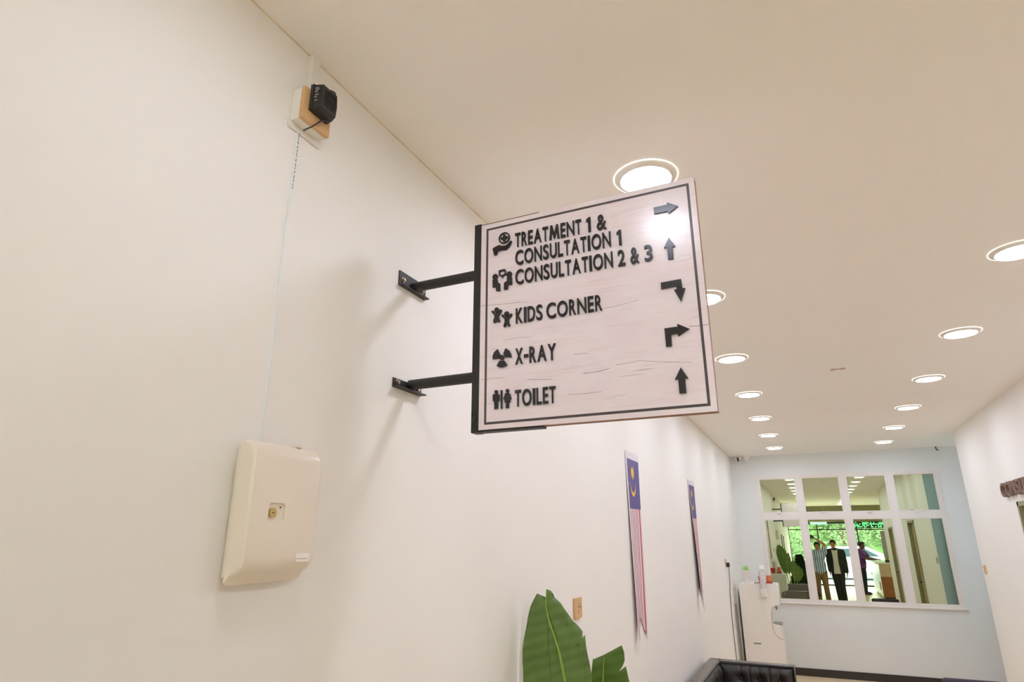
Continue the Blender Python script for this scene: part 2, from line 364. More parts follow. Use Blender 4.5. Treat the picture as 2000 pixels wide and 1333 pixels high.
for i in range(4):
    x0 = P0 + PP * i; x1 = x0 + PW
    for (z0, z1, low) in ((2.15, 2.622, 0), (0.967, 2.036, 1)):
        e = 0.03
        sash = MB().box(x0 - e, x0, D - .004, D + .045, z0 - e, z1 + min(e, WZ1 - z1 - .02), 0.002).box(x1, x1 + e, D - .004, D + .045, z0 - e, z1 + .015, 0.002).box(x0, x1, D - .004, D + .045, z0 - e, z0, 0.002).box(x0, x1, D - .004, D + .045, z1, z1 + .015, 0.002)
        so = obj('sash', sash, WFRAME, win)
        obj('pane', MB().box(x0 - .004, x1 + .004, D + .018, D + .024, z0 - .004, z1 + .004), MIRROR, so)
        if not low:
            xm = (x0 + x1) / 2 - .03
            obj('handle', MB().box(xm - .035, xm + .035, D - .016, D - .004, z0 - .024, z0 - .012, .003).tube([(xm, D - .016, z0 - .018), (xm + .01, D - .035, z0 - .016), (xm + .075, D - .04, z0 - .003)], .006, 8), WFRAME, so)
        else:
            xh = x1 + .014 if i in (0, 2, 3) else x0 - .014
            obj('handle', MB().box(xh - .007, xh + .007, D - .016, D - .004, 1.44, 1.52, .003).tube([(xh, D - .016, 1.50), (xh - .004, D - .04, 1.50), (xh - .006, D - .045, 1.40)], .007, 8), WFRAME, so)

# ================================================================== DOWNLIGHTS
def lathe_mesh(prof, material, name, closed=False): return MB().lathe(prof, n=40, closed=closed).mesh(name, material, True)
RING = lathe_mesh([(.083, -.010), (.086, -.014), (.096, -.010), (.106, -.003), (.107, .0), (.083, .0)], WHITE, 'trim_ring', True)
DIFF = MB().add([(.083 * math.cos(2 * PI * k / 24), .083 * math.sin(2 * PI * k / 24), -.0105) for k in range(24)], [tuple(range(24))[::-1]]).mesh('diffuser', LITD)
DIFE = DIFF.copy(); DIFE.materials.clear(); DIFE.materials.append(LITE)
RIM = MB().lathe([(.1078, -.003), (.1095, -.0026), (.1095, -.0003), (.1078, -.0003)], n=40, closed=True).mesh('lit_rim', LITR, True)
ORD = ['first', 'second', 'third', 'fourth', 'fifth', 'sixth', 'seventh']
def downlight(x, y, label, group, diff=DIFF):
    t = thing('ceiling_downlight', label, 'downlight', (x, y, HC), group)
    link('trim_ring', RING, t); link('diffuser', diff, t); link('lit_rim', RIM, t)
for k in range(-7, 7):
    y = Y0 + k * S
    for x, side in ((XL, 'left'), (XRR, 'right')):
        if y < YF + .5 or (side == 'left' and k == -2): continue
        if side == 'left' and k == 0: lb, g = 'large lit round downlight partly behind the top edge of the directory sign', 'downlights in the ceiling'
        elif side == 'left' and k == 1: lb, g = 'lit round downlight peeking out from behind the right edge of the sign', 'downlights in the ceiling'
        elif side == 'left' and k > 1: lb, g = 'lit round downlight, %s of the left row counted from the far window wall' % ORD[6 - k], 'downlights in the ceiling'
        elif side == 'right' and k == 1: lb, g = 'lit round downlight cut off by the right edge of the photo', 'downlights in the ceiling'
        elif side == 'right' and k > 1: lb, g = 'lit round downlight, %s of the right row counted from the far window wall' % ORD[6 - k], 'downlights in the ceiling'
        else: lb, g = 'lit round downlight of the %s row, %s counted back from the sign towards the entrance' % (side, (ORD + ['eighth'])[-k]), 'downlights over the entrance end'
        downlight(x, y, lb, g, DIFF if k >= 0 else DIFE)
for y, wh in ((-6.2, 'nearest the shop front'), (-3.8, 'above the middle of the reception'), (-1.4, 'farthest from the shop front')):
    downlight(3.2, y, 'lit round downlight on the reception side, ' + wh, 'downlights above the reception')
t = tag(obj('ceiling_patch', MB().box(.25, .285, 4.99, 5.03, HC - .006, HC, .002).box(.315, .35, 4.99, 5.03, HC - .006, HC, .002).box(.275, .325, 5.0, 5.02, HC - .004, HC), mat('pinkish_patch', (214, 186, 172), .6), None), 'small pinkish cover plate on the bare ceiling between the light rows', 'ceiling plate')

# ================================================================== DIRECTORY SIGN
YS = 1.435
sg = thing('directory_sign', 'projecting pinkish wood-print direction sign with raised black lettering and arrows', 'sign', (-0.47, 1.45, 2.069))
SO = Vector(sg.location)
def sf_(a, b, d): return Vector((a, YS - d, b)) - SO           # a: world x, b: world z, d: out of the face
SX0, SX1, SZ0, SZ1 = -0.7735, -0.1648, 2.0700, 2.6735
m = MB().box(SX0 - SO.x, SX1 - SO.x, YS - SO.y, YS + .0035 - SO.y, SZ0 - SO.z, SZ1 - SO.z)
board = obj('face_panel', m, SIGN, sg)
board2 = obj('back_panel', MB().box(SX0 - SO.x, SX1 - SO.x, YS + .0265 - SO.y, YS + .03 - SO.y, SZ0 - SO.z, SZ1 - SO.z), SIGN, sg)
obj('board_core', MB().box(SX0 - SO.x, SX1 - SO.x, YS + .0035 - SO.y, YS + .0265 - SO.y, SZ0 - SO.z, SZ1 - SO.z), EDGE, sg)
# printed border: four flat bars
bo = ((-.757, 2.0830), (-.1785, 2.659)); w = .0064
fr = MB()
for (a0, a1, b0, b1) in ((bo[0][0], bo[1][0], bo[1][1] - w, bo[1][1]), (bo[0][0], bo[1][0], bo[0][1], bo[0][1] + w), (bo[0][0], bo[0][0] + w, bo[0][1] + w, bo[1][1] - w), (bo[1][0] - w, bo[1][0], bo[0][1] + w, bo[1][1] - w)):
    fr.prism([(a0, b0), (a1, b0), (a1, b1), (a0, b1)], 0, .0004, sf_)
obj('border_line', fr, GREYLINE, sg)
# long printed cracks in the wood
def crack(pts, wd=.0006):
    m = MB()
    for (a, b), (c, d) in zip(pts, pts[1:]):
        m.prism([(a, b - wd), (c, d - wd * .7), (c, d + wd * .7), (a, b + wd)], 0, .0003, sf_)
    obj('printed_crack', m, CRACK, sg)
crack([(-.7717, 2.4221), (-.72, 2.4165), (-.6673, 2.4137), (-.63, 2.41)]); crack([(-.42, 2.3563), (-.38, 2.3585), (-.3266, 2.3644)], .0005)
crack([(-.2091, 2.2778), (-.19, 2.2758), (-.1650, 2.2760)], .0009); crack([(-.7648, 2.2074), (-.72, 2.206), (-.6967, 2.2048)], .0005); crack([(-.63, 2.193), (-.56, 2.1854)], .0005)
crack([(-.4774, 2.192), (-.44, 2.1925), (-.4083, 2.1975)], .0008); crack([(-.391, 2.2043), (-.35, 2.206), (-.335, 2.2088), (-.318, 2.205), (-.265, 2.196), (-.21, 2.189)], .0005)
crack([(-.70, 2.31), (-.66, 2.3115), (-.62, 2.309)], .0004); crack([(-.52, 2.142), (-.48, 2.140), (-.43, 2.141)], .0005); crack([(-.5, 2.245), (-.46, 2.243)], .0005)
TD = .0048
LET = [('TREATMENT', -.6635, -.4665, 2.5787, .0440), ('1', -.4522, -.4400, 2.5787, .0440), ('&', -.4235, -.3965, 2.5775, .0445),
       ('CONSULTATION', -.6630, -.3875, 2.5235, .0445), ('1', -.3712, -.3590, 2.5222, .0440),
       ('CONSULTATION', -.6630, -.3850, 2.4645, .0445), ('2', -.3715, -.3524, 2.4635, .0445), ('&', -.3390, -.3160, 2.4632, .0445), ('3', -.3025, -.2822, 2.4630, .0445),
       ('KIDS', -.6620, -.5840, 2.3508, .0440), ('CORNER', -.5725, -.4190, 2.3506, .0440), ('X-RAY', -.6640, -.5485, 2.2362, .0445), ('TOILET', -.6650, -.5520, 2.1228, .0440)]
for tx, a0, a1, b0, h in LET: word(tx, a0, a1, b0, h, 0, TD, sf_, ACRYL, sg)
# glue outline left by a removed 2
cu = bpy.data.curves.new('ghost', 'FONT'); cu.body = '2'; cu.size = 1; cu.fill_mode = 'NONE'; cu.bevel_depth = .016; cu.offset = .03; cu.resolution_u = 5; cu.bevel_resolution = 1
o = bpy.data.objects.new('ghost', cu); C.objects.link(o); bpy.context.view_layer.update(); dg = bpy.context.evaluated_depsgraph_get()
me = bpy.data.meshes.new_from_object(o.evaluated_get(dg), depsgraph=dg); bpy.data.objects.remove(o)
if len(me.vertices):
    xs = [v.co.x for v in me.vertices]; yy = [v.co.y for v in me.vertices]
    m = MB(); m.add([sf_(-.3835 + (v.co.x - min(xs)) / (max(xs) - min(xs)) * .0200, 2.5785 + (v.co.y - min(yy)) / (max(yy) - min(yy)) * .0415, .0003 + v.co.z * .02) for v in me.vertices], [tuple(p.vertices) for p in me.polygons])
    gh = obj('glue_outline', m, mat('glue_residue', (236, 214, 208), .4), sg); gh['label'] = 'faint outline of a removed figure 2'
# pictograms
def icon(name, polys, circles=(), rings=()):
    m = MB()
    for p in polys: m.prism(p, 0, TD, sf_)
    for (a, b, r) in circles: m.prism(circ(a, b, r, n=24), 0, TD, sf_)
    for (o_, i_) in rings: m.ring(o_, i_, 0, TD, sf_)
    return obj(name, m, ACRYL, sg)
icon('hand_pictogram', [[(-0.7347, 2.59), (-0.7252, 2.5942), (-0.7185, 2.596), (-0.7131, 2.597), (-0.7063, 2.5929), (-0.6956, 2.5911), (-0.6902, 2.5926), (-0.6836, 2.5979), (-0.6788, 2.6035), (-0.6735, 2.601), (-0.6756, 2.5948), (-0.6822, 2.5843), (-0.6915, 2.577), (-0.7076, 2.579), (-0.7184, 2.5786), (-0.721, 2.5712), (-0.7196, 2.5683), (-0.7291, 2.5675), (-0.7324, 2.5802)],
     [(-.7085, 2.6195), (-.7015, 2.6195), (-.7015, 2.6265), (-.694, 2.6265), (-.694, 2.6195), (-.687, 2.6195), (-.687, 2.6125), (-.694, 2.6125), (-.694, 2.6055), (-.7015, 2.6055), (-.7015, 2.6125), (-.7085, 2.6125)]],
     rings=[(circ(-.6978, 2.6160, .0178, n=32), circ(-.6978, 2.6160, .0140, n=32))])
icon('consultation_pictogram', [[(-0.7338, 2.4938), (-0.7183, 2.4909), (-0.7177, 2.4831), (-0.7103, 2.4766), (-0.7101, 2.4541), (-0.7223, 2.4562), (-0.7229, 2.4673), (-0.7335, 2.4692)],
     [(-0.6893, 2.492), (-0.6736, 2.4903), (-0.6736, 2.4674), (-0.6853, 2.4683), (-0.6861, 2.455), (-0.6983, 2.4561), (-0.6979, 2.4769), (-0.6887, 2.4816)]], [(-.7258, 2.5006, .0086), (-.6822, 2.5001, .0087)],
     [([(-0.7147, 2.5161), (-0.7126, 2.5183), (-0.6967, 2.5192), (-0.6927, 2.5158), (-0.6919, 2.5015), (-0.6953, 2.4995), (-0.7006, 2.4979), (-0.7027, 2.4911), (-0.7077, 2.4988), (-0.7138, 2.5017)],
       [(-0.7104, 2.5122), (-0.7094, 2.513), (-0.6977, 2.5137), (-0.6964, 2.5121), (-0.6959, 2.5048), (-0.698, 2.5039), (-0.7006, 2.5026), (-0.7027, 2.5014), (-0.7059, 2.5023), (-0.7099, 2.5038)])])
icon('child_pictogram', [[(-0.736, 2.3999), (-0.7316, 2.3997), (-0.7262, 2.3921), (-0.7132, 2.3913), (-0.7088, 2.4005), (-0.7041, 2.3973), (-0.7054, 2.3925), (-0.7123, 2.3825), (-0.7131, 2.3764), (-0.7097, 2.366), (-0.7104, 2.3624), (-0.7156, 2.3632), (-0.7195, 2.3675), (-0.7247, 2.3621), (-0.7299, 2.3641), (-0.7305, 2.3716), (-0.7269, 2.3785), (-0.7275, 2.3861), (-0.7355, 2.3948)]], [(-.7203, 2.3999, .0074)])
icon('child_pictogram', [[(-0.7053, 2.3838), (-0.7015, 2.384), (-0.695, 2.3748), (-0.6829, 2.3742), (-0.677, 2.3831), (-0.6727, 2.3812), (-0.6737, 2.3757), (-0.6821, 2.3679), (-0.6829, 2.3595), (-0.6788, 2.3491), (-0.6803, 2.3457), (-0.6847, 2.3463), (-0.6898, 2.3544), (-0.6931, 2.3459), (-0.6987, 2.3467), (-0.6988, 2.3521), (-0.6954, 2.3614), (-0.6962, 2.3701), (-0.7045, 2.3788)]], [(-.6896, 2.3831, .0078)])
icon('radiation_pictogram', [[(-0.711, 2.2525), (-0.6964, 2.2517), (-0.6872, 2.2383), (-0.6938, 2.2342), (-0.7043, 2.2332), (-0.7135, 2.2355), (-0.7194, 2.2397)],
     [(-0.731, 2.2591), (-0.7317, 2.2679), (-0.7272, 2.2786), (-0.7165, 2.286), (-0.7079, 2.2687), (-0.7129, 2.2586)], [(-0.6992, 2.2713), (-0.6926, 2.2859), (-0.682, 2.2778), (-0.676, 2.2659), (-0.6755, 2.258), (-0.6938, 2.2603)]], [(-.7036, 2.2607, .0070)])
icon('toilet_pictogram', [[(-0.7301, 2.1601), (-0.727, 2.1627), (-0.7138, 2.1619), (-0.7102, 2.1587), (-0.7101, 2.1427), (-0.7142, 2.1424), (-0.7146, 2.1218), (-0.725, 2.1215), (-0.7257, 2.143), (-0.7299, 2.1433)],
     [(-0.7066, 2.171), (-0.7022, 2.171), (-0.702, 2.1207), (-0.7063, 2.1211)],
     [(-0.6936, 2.1602), (-0.6905, 2.1622), (-0.6827, 2.1615), (-0.6794, 2.1588), (-0.6756, 2.1466), (-0.6761, 2.1443), (-0.6794, 2.1439), (-0.6781, 2.1367), (-0.6827, 2.1362), (-0.6827, 2.1214), (-0.6917, 2.121), (-0.6917, 2.1363), (-0.6961, 2.1374), (-0.694, 2.1448), (-0.6982, 2.1447), (-0.6987, 2.1476)]], [(-.7202, 2.1675, .0050), (-.6871, 2.1676, .0050)])
def arrow(poly): icon('arrow', [poly])
arrow([(-0.2703, 2.609), (-0.2362, 2.6091), (-0.2357, 2.6156), (-0.209, 2.5985), (-0.2348, 2.5829), (-0.2349, 2.5903), (-0.2702, 2.591)])
arrow([(-.2383, 2.5162), (-.2529, 2.4905), (-.2448, 2.4902), (-.2446, 2.4575), (-.2317, 2.4570), (-.2317, 2.4898), (-.2244, 2.4897)])
arrow([(-0.2671, 2.399), (-0.2179, 2.4), (-0.2167, 2.3757), (-0.2098, 2.3748), (-0.2228, 2.3416), (-0.2371, 2.3751), (-0.2303, 2.3753), (-0.2306, 2.3835), (-0.2674, 2.3818)])
arrow([(-0.2673, 2.2797), (-0.2362, 2.2796), (-0.2362, 2.287), (-0.2089, 2.2705), (-0.2366, 2.2551), (-0.2367, 2.2618), (-0.2524, 2.2617), (-0.2531, 2.2331), (-0.2666, 2.2335)])
arrow([(-.2366, 2.1789), (-.2528, 2.1508), (-.2449, 2.1508), (-.2448, 2.1165), (-.2291, 2.1166), (-.2291, 2.1507), (-.2213, 2.1506)])
# steel edge channel with short top and bottom legs, arms, wall plates, bolts
def sb(m_, x0, x1, y0, y1, z0, z1, bev=0): return m_.box(x0 - SO.x, x1 - SO.x, y0 - SO.y, y1 - SO.y, z0 - SO.z, z1 - SO.z, bev)
ch = obj('edge_channel', sb(sb(sb(MB(), -.796, SX0, 1.4335, 1.4665, 2.0635, 2.6795, .0015), SX0, -.592, 1.438, 1.4665, SZ1, SZ1 + .004), SX0, -.592, 1.438, 1.4665, SZ0 - .005, SZ0), BLACKM, sg)
word('2', -.7935, -.7775, 2.076, .046, 0.0015, .004, sf_, ACRYL, ch)
for za, kind in ((2.5265, 0), (2.2205, 1)):
    arm = obj('arm', MB().tube([(A + .01 - SO.x, 1.452 - SO.y, za - SO.z), (-.796 - SO.x, 1.452 - SO.y, za - SO.z)], .0150, 20), BLACKM, sg, smooth=True)
    m = MB(); b0, b1 = (za - .014, za + .030) if kind == 0 else (za - .016, za + .008)
    m.box(A - SO.x, A + .004 - SO.x, 1.380 - SO.y, 1.520 - SO.y, b0 - SO.z, b1 - SO.z)
    if kind == 0: m.box(A - SO.x, A + .019 - SO.x, 1.380 - SO.y, 1.520 - SO.y, b0 - .003 - SO.z, b0 - SO.z)
    else: m.box(A - SO.x, A + .024 - SO.x, 1.380 - SO.y, 1.520 - SO.y, b0 - .003 - SO.z, b0 - SO.z)
    pl = obj('angle_plate', m, BLACKM, arm)
    for yb in (1.397, 1.499):
        bz = za + (0.004 if kind == 0 else -0.003)
        b = obj('bolt', MB().cyl((A + .004 - SO.x, yb - SO.y, bz - SO.z), 'x', .0085, .0018, 18).cyl((A + .0055 - SO.x, yb - SO.y, bz - SO.z), 'x', .0058, .006, 6), STEEL, arm)

# ================================================================== SOCKET, ADAPTER, TRUNKING, CABLE TRUNKING
tr = tag(obj('cable_trunking', MB().box(A - .001, A + .014, .946, .974, 2.83, HC, .003), WHITE), 'short wide white cable trunking from the ceiling down to the high socket', 'trunking')
sk = thing('wall_socket', 'high surface-mounted socket box with tan faceplate just under the ceiling', 'socket', (A, .955, 2.80))
m = MB().box(-.0, .030, -.047, .047, -.043, .045, .002).box(0, .006, -.052, .055, -.060, -.040, .002)
obj('back_box', m, WHITE, sk); obj('faceplate', MB().box(.030, .041, -.0485, .0465, -.0435, .0465, .002), TAN, sk)
ad = thing('power_adapter', 'black plug-in power adapter with a short cable on the high wall socket', 'adapter', (A + .041, .956, 2.817))
ad.scale = (.86, .88, .90)
m = MB()
def hexa(x0, x1, a, b):
    vs = [(x0, y, z) for y in a[:2] for z in a[2:]] + [(x1, y, z) for y in b[:2] for z in b[2:]]
    return vs, [(0, 1, 3, 2), (4, 6, 7, 5), (0, 4, 5, 1), (2, 3, 7, 6), (0, 2, 6, 4), (1, 5, 7, 3)]
m.add(*hexa(0, .012, (-.036, .034, -.034, .047), (-.036, .034, -.034, .047))); m.add(*hexa(.012, .040, (-.034, .032, -.034, .045), (-.028, .027, -.030, .041)))
obj('adapter_body', m, BLACKP, ad)
rb = MB()
for k in range(9): rb.box(.0402, .0415, -.018, .018, -.018 + k * .006, -.0155 + k * .006)
for k in range(9): rb.box(.016, .034, .0290, .0312, -.018 + k * .006, -.0155 + k * .006)
obj('grip_rib', rb, BLACKM, ad)
pr = MB()
for k, (zz, ww) in enumerate([(.032, .012), (.026, .016), (.020, .010), (.010, .014), (.003, .008), (-.008, .012)]): pr.box(.015 + k % 2 * .002, .015 + ww, -.0352, -.0318, zz - .0012, zz + .0012)
obj('printed_label', pr, mat('pale_print', (150, 148, 146), .5), ad)
obj('cable', MB().tube([(.022, .006, .044), (.028, .012, .054), (.036, .020, .050), (.041, .024, .030), (.0412, .026, .0), (.034, .031, -.022), (.018, .034, -.03), (.012, .006, -.043), (.004, -.020, -.078), (.0, -.044, -.104)], .0022, 8), BLACKP, ad, smooth=True)
ct = thing('slim_trunking', 'thin white stick-on cable trunking running down to the towel dispenser', 'trunking', (A, .937, 2.35))
obj('strip', MB().box(-.001, .005, -.0030, .0030, -.372, .405, .001), mat('bluish_white_pvc', (236, 237, 236), .4), ct)
pr = MB(); rr = random.Random(4); z = .39
while z > .235: h_ = rr.uniform(.003, .009); pr.box(.0048, .0056, .0004, .0022, z - h_, z); z -= h_ + rr.uniform(.002, .006)
obj('printed_marking', pr, mat('grey_ink', (120, 118, 116), .5), ct)

# ================================================================== PAPER TOWEL DISPENSER
td = thing('towel_dispenser', 'cream plastic paper towel dispenser with central key lock on the wall', 'dispenser', (A, .97, 1.733))
prof = [(.023, -.018), (.023, .246), (.028, .252), (.040, .249), (.054, .243), (.063, .232), (.065, .215), (.065, .030), (.062, .015), (.052, .004), (.034, -.004)]
m = MB(); YA_, YB_ = -.098, .098; N_ = len(prof)
rows = [(YA_, .0), (YA_ + .002, .0), (YA_ + .0, .0)]
secs = [(YA_, .004), (YA_ + .004, 0.0), (YB_ - .022, 0.0), (YB_ - .013, .002), (YB_ - .006, .006), (YB_ - .002, .011), (YB_, .018)]
vs = []
cx_, cz_ = .03, .115
for (y, ins) in secs:
    for (x, z) in prof:
        xx = x - (ins if x > .04 else 0); zz = z - ins * .8 if z > cz_ else z + ins * .9
        vs.append((xx, y, zz))
fs = []
for i in range(len(secs) - 1):
    for k in range(N_):
        k2 = (k + 1) % N_; fs.append((i * N_ + k, i * N_ + k2, (i + 1) * N_ + k2, (i + 1) * N_ + k))
fs.append(tuple(range(N_))); fs.append(tuple(range((len(secs) - 1) * N_, len(secs) * N_))[::-1])
m.add(vs, fs)
cover = obj('cover', m, CREAM, td, smooth=True)
# lock recess cut from the cover
cut = obj('cut', MB().prism([(a * 1.0, b) for a, b in [(-.049 + .004, .094), (-.011, .094), (-.006, .099), (-.006, .127), (-.011, .132), (-.044, .132), (-.049, .127), (-.049, .099)]], .060, .08, lambda a, b, d: Vector((d, a, b))), CREAM, td)
bo_ = cover.modifiers.new('b', 'BOOLEAN'); bo_.operation = 'DIFFERENCE'; bo_.object = cut; bo_.solver = 'EXACT'
bpy.context.view_layer.update(); dg = bpy.context.evaluated_depsgraph_get(); me = bpy.data.meshes.new_from_object(cover.evaluated_get(dg), depsgraph=dg); cover.modifiers.clear(); cover.data = me
bpy.data.objects.remove(cut)
obj('back_plate', MB().box(0, .0235, -.086, .086, -.006, .236, .003), CREAM, td)
lk = obj('lock', MB().cyl((.0595, -.036, .113), 'x', .0095, .005, 22), BRASS, td, smooth=True)
obj('key_slot', MB().box(.0644, .0650, -.0385, -.0335, .1122, .1138), BLACKP, lk)
obj('index_mark', MB().cyl((.0598, -.015, .124), 'x', .0018, .0008, 10), BLACKP, td)
lb_ = obj('label_sticker', MB().box(.0649, .0653, .036, .074, .020, .036), mat('sticker', (248, 242, 234), .3), td)
pr = MB()
for k in range(8): pr.box(.0652, .0655, .038 + k * .0042, .041 + k * .0042, .0245, .0268)
obj('printed_line', pr, mat('sticker_ink', (206, 196, 186), .5), lb_)
obj('top_tab', MB().box(.030, .046, .03, .045, .249, .2535, .001), CREAM, td)

# ================================================================== WALL SOCKET BY THE PLANT, PLUG, SWITCH
so = thing('wall_socket', 'tan twin wall socket between the plant and the first flag', 'socket', (A, 2.85, 1.496))
obj('faceplate', MB().box(0, .010, -.047, .047, -.043, .043, .002), TAN, so)
hl = MB()
for (yy_, zz_) in ((.0, .020), (-.007, .004), (.007, .004), (.0, .008), (-.010, -.014), (.004, -.012)): hl.box(.0098, .0108, yy_ - .0022, yy_ + .0022, zz_ - .0016, zz_ + .0016)
obj('pin_hole', hl, BLACKP, so); obj('rocker', MB().box(.009, .014, .020, .034, .004, .014, .001), TAN, so)
po = thing('wall_socket', 'tan wall socket beside the water dispenser with a black plug in it', 'socket', (ax(8.4), 8.40, 1.497))
obj('faceplate', MB().box(0, .010, -.043, .043, -.043, .043, .002), TAN, po)
pg = thing('plug', 'black plug with a long thin cord hanging down the left wall', 'plug', (ax(8.4) + .010, 8.42, 1.475))
obj('plug_body', MB().box(0, .035, -.022, .022, -.026, .026, .006), BLACKP, pg)
obj('cord', MB().tube([(.02, 0, -.02), (.022, .0, -.06), (.016, .0, -.20), (.004, .02, -.34), (.0, .04, -.42), (-.002, .03, -.56), (-.002, .04, -.8), (.0, .06, -1.1), (.01, .1, -1.38), (.02, .16, -1.465)], .0045, 8), mat('brown_cord', (96, 82, 68), .5), pg, smooth=True)
tag(obj('drain_hose', MB().tube([(ax(8.8) + .018, 8.82, .008), (ax(8.8) + .018, 8.82, .4), (ax(8.8) + .018, 8.80, .9), (ax(8.8) + .02, 8.80, 1.0)], .008, 12), GREY, None, True), 'grey hose standing along the wall left of the water dispenser', 'hose')
sw = thing('light_switch', 'small tan light switch near the end of the right wall', 'switch', (RW, 8.66, 1.46))
obj('faceplate', MB().box(-.010, 0, -.043, .043, -.046, .046, .002), TAN, sw); obj('rocker', MB().box(-.013, -.009, -.012, .012, -.02, .02, .001), TAN, sw)
cl = thing('wall_lettering', 'thick brown wooden CONSULTATION letters above the door at the right edge', 'lettering', (RW, 6.5, 2.144))
word('CONSULTATION', 0, 1.62, 0, .122, 0, .032, lambda a, b, d: Vector((-d, .69 - a, b)), BRASSY, cl, gap=.05)

# ================================================================== FLAG BANNERS
def banner(yc, label, curl, fold):
    t = thing('flag_banner', label, 'flag', (ax(yc), yc, 1.17), 'flag banners on the left wall')
    Wd = .325; H = 1.155; cz0 = .80; cz1 = 1.108
    def surf(u, z, off=0.0):          # u 0..1 across (near edge .. far edge), z 0..H ; the near edge curls away from the wall
        k = max(0.0, 1 - z / H)
        y = (u - .5) * Wd * (1 - .16 * k * fold)
        x = .004 + curl * (1 - u) ** 3 * k ** 1.2 + .0025 * math.sin(u * 7 + z * 3) * k + .004 * k
        return Vector((x + off, y - .03 * k * fold, z))
    def sheet(name, u0, u1, z0, z1, material, off, parent, nu=6, nz=26, bottom=None):
        m = MB(); vs = []; fs = []
        for s_ in (0, -.0008):
            for j in range(nz + 1):
                for i in range(nu + 1):
                    u = u0 + (u1 - u0) * i / nu; zb = bottom(u) if bottom else z0
                    vs.append(surf(u, zb + (z1 - zb) * j / nz, off + s_))
        n = (nu + 1) * (nz + 1)
        for j in range(nz):
            for i in range(nu):
                a = j * (nu + 1) + i; fs.append((a, a + 1, a + nu + 2, a + nu + 1)); fs.append((n + a, n + a + nu + 1, n + a + nu + 2, n + a + 1))
        bd = [i for i in range(nu + 1)] + [j * (nu + 1) + nu for j in range(1, nz + 1)] + [nz * (nu + 1) + i for i in range(nu - 1, -1, -1)] + [j * (nu + 1) for j in range(nz - 1, 0, -1)]
        for i in range(len(bd)): a, b = bd[i], bd[(i + 1) % len(bd)]; fs.append((a, n + a, n + b, b))
        m.add(vs, fs); return obj(name, m, material, parent, smooth=True)
    tail = lambda u: (.0 + .18 * min(1, u / .45)) if u < .45 else (.18 - .15 * (u - .45) / .55)
    cloth = sheet('cloth', 0, 1, 0, H, FLAGW, 0, t, 20, 30, tail)
    sheet('canton', .10, .985, cz0, cz1, FLAGB, .0012, t, 12, 10)
    st = [(.135, .155), (.29, .315), (.42, .445), (.55, .57), (.66, .69), (.82, .90)]
    for a, b in st: sheet('red_stripe', a, b, 0, cz0, RED, .0012, t, 2, 24, lambda u: tail(u) + .002)
    # emblem: fourteen-point star above an upturned crescent
    def put(pts, faces, nm):
        n = len(pts); m = MB(); vs = [surf(.5 + a / Wd, b, .0022 + d) for d in (0, .0006) for a, b in pts]
        fs = [tuple(f) for f in faces] + [tuple(i + n for i in reversed(f)) for f in faces]
        cnt = {}
        for f in faces:
            for a, b in zip(f, list(f[1:]) + [f[0]]): cnt[(min(a, b), max(a, b))] = cnt.get((min(a, b), max(a, b)), 0) + 1
        fs += [(a, b, b + n, a + n) for (a, b), c in cnt.items() if c == 1]
        m.add(vs, fs); obj(nm, m, FLAGY, t)
    c0, s0 = -.020, 1.025
    sp = [(c0 + (.053 if i % 2 == 0 else .026) * math.cos(PI * i / 14 + PI / 2), s0 + (.050 if i % 2 == 0 else .025) * math.sin(PI * i / 14 + PI / 2)) for i in range(28)]
    put([(c0, s0)] + sp, [(0, i + 1, (i + 1) % 28 + 1) for i in range(28)], 'star')
    A0, A1 = PI - .15, 2 * PI + .15
    oc = [(c0 + .068 * math.cos(A0 + (A1 - A0) * i / 24), .950 + .075 * math.sin(A0 + (A1 - A0) * i / 24)) for i in range(25)]
    ic = [(c0 + (.067 - .014 * math.sin(PI * i / 24)) * math.cos(A0 + (A1 - A0) * i / 24), .950 + .024 * math.sin(PI * i / 24) + (.075 - .001) * math.sin(A0 + (A1 - A0) * i / 24)) for i in range(25)]
    put(oc + ic, [(i, i + 1, 26 + i, 25 + i) for i in range(24)], 'crescent')
    return t
banner(4.005, 'long swallow-tailed striped flag banner nearest the sign, with yellow star and crescent', .019, .8)
banner(6.28, 'farther and smaller striped flag banner on the left wall, near the sofa', .050, .8)

# ================================================================== CAMERA DOME, HOOK
cc = thing('security_camera', 'white security camera with black lens high in the far left corner', 'camera', (-.94, D - .0, HC))
obj('mount', MB().box(-.045, .045, -.09, 0, -.03, 0, .004), WHITE, cc); obj('dome', MB().ellipsoid((0, -.05, -.035), (.045, .045, .05)), WHITE, cc, True)
obj('lens', MB().cyl((0, -.098, -.038), 'y', .017, .02, 16).cyl((.004, -.095, -.066), 'y', .015, .02, 16), BLACKP, cc)
ms = thing('motion_sensor', 'rounded white motion sensor next to the security camera in the corner', 'sensor', (-.815, D, HC))
obj('sensor_shell', MB().lathe([(.0001, -.085), (.022, -.078), (.040, -.045), (.048, -.012), (.048, 0)], (0, -.05, 0)), WHITE, ms, True); obj('bracket', MB().box(-.02, .02, -.02, 0, -.03, 0), WHITE, ms)
hk = tag(obj('ceiling_hook', MB().tube([(1.635, D - .02, HC), (1.635, D - .02, HC - .03), (1.645, D - .025, HC - .05), (1.66, D - .02, HC - .045)], .007, 8), BLACKP, None, True), 'tiny dark hook where far wall meets the ceiling above the window', 'hook')

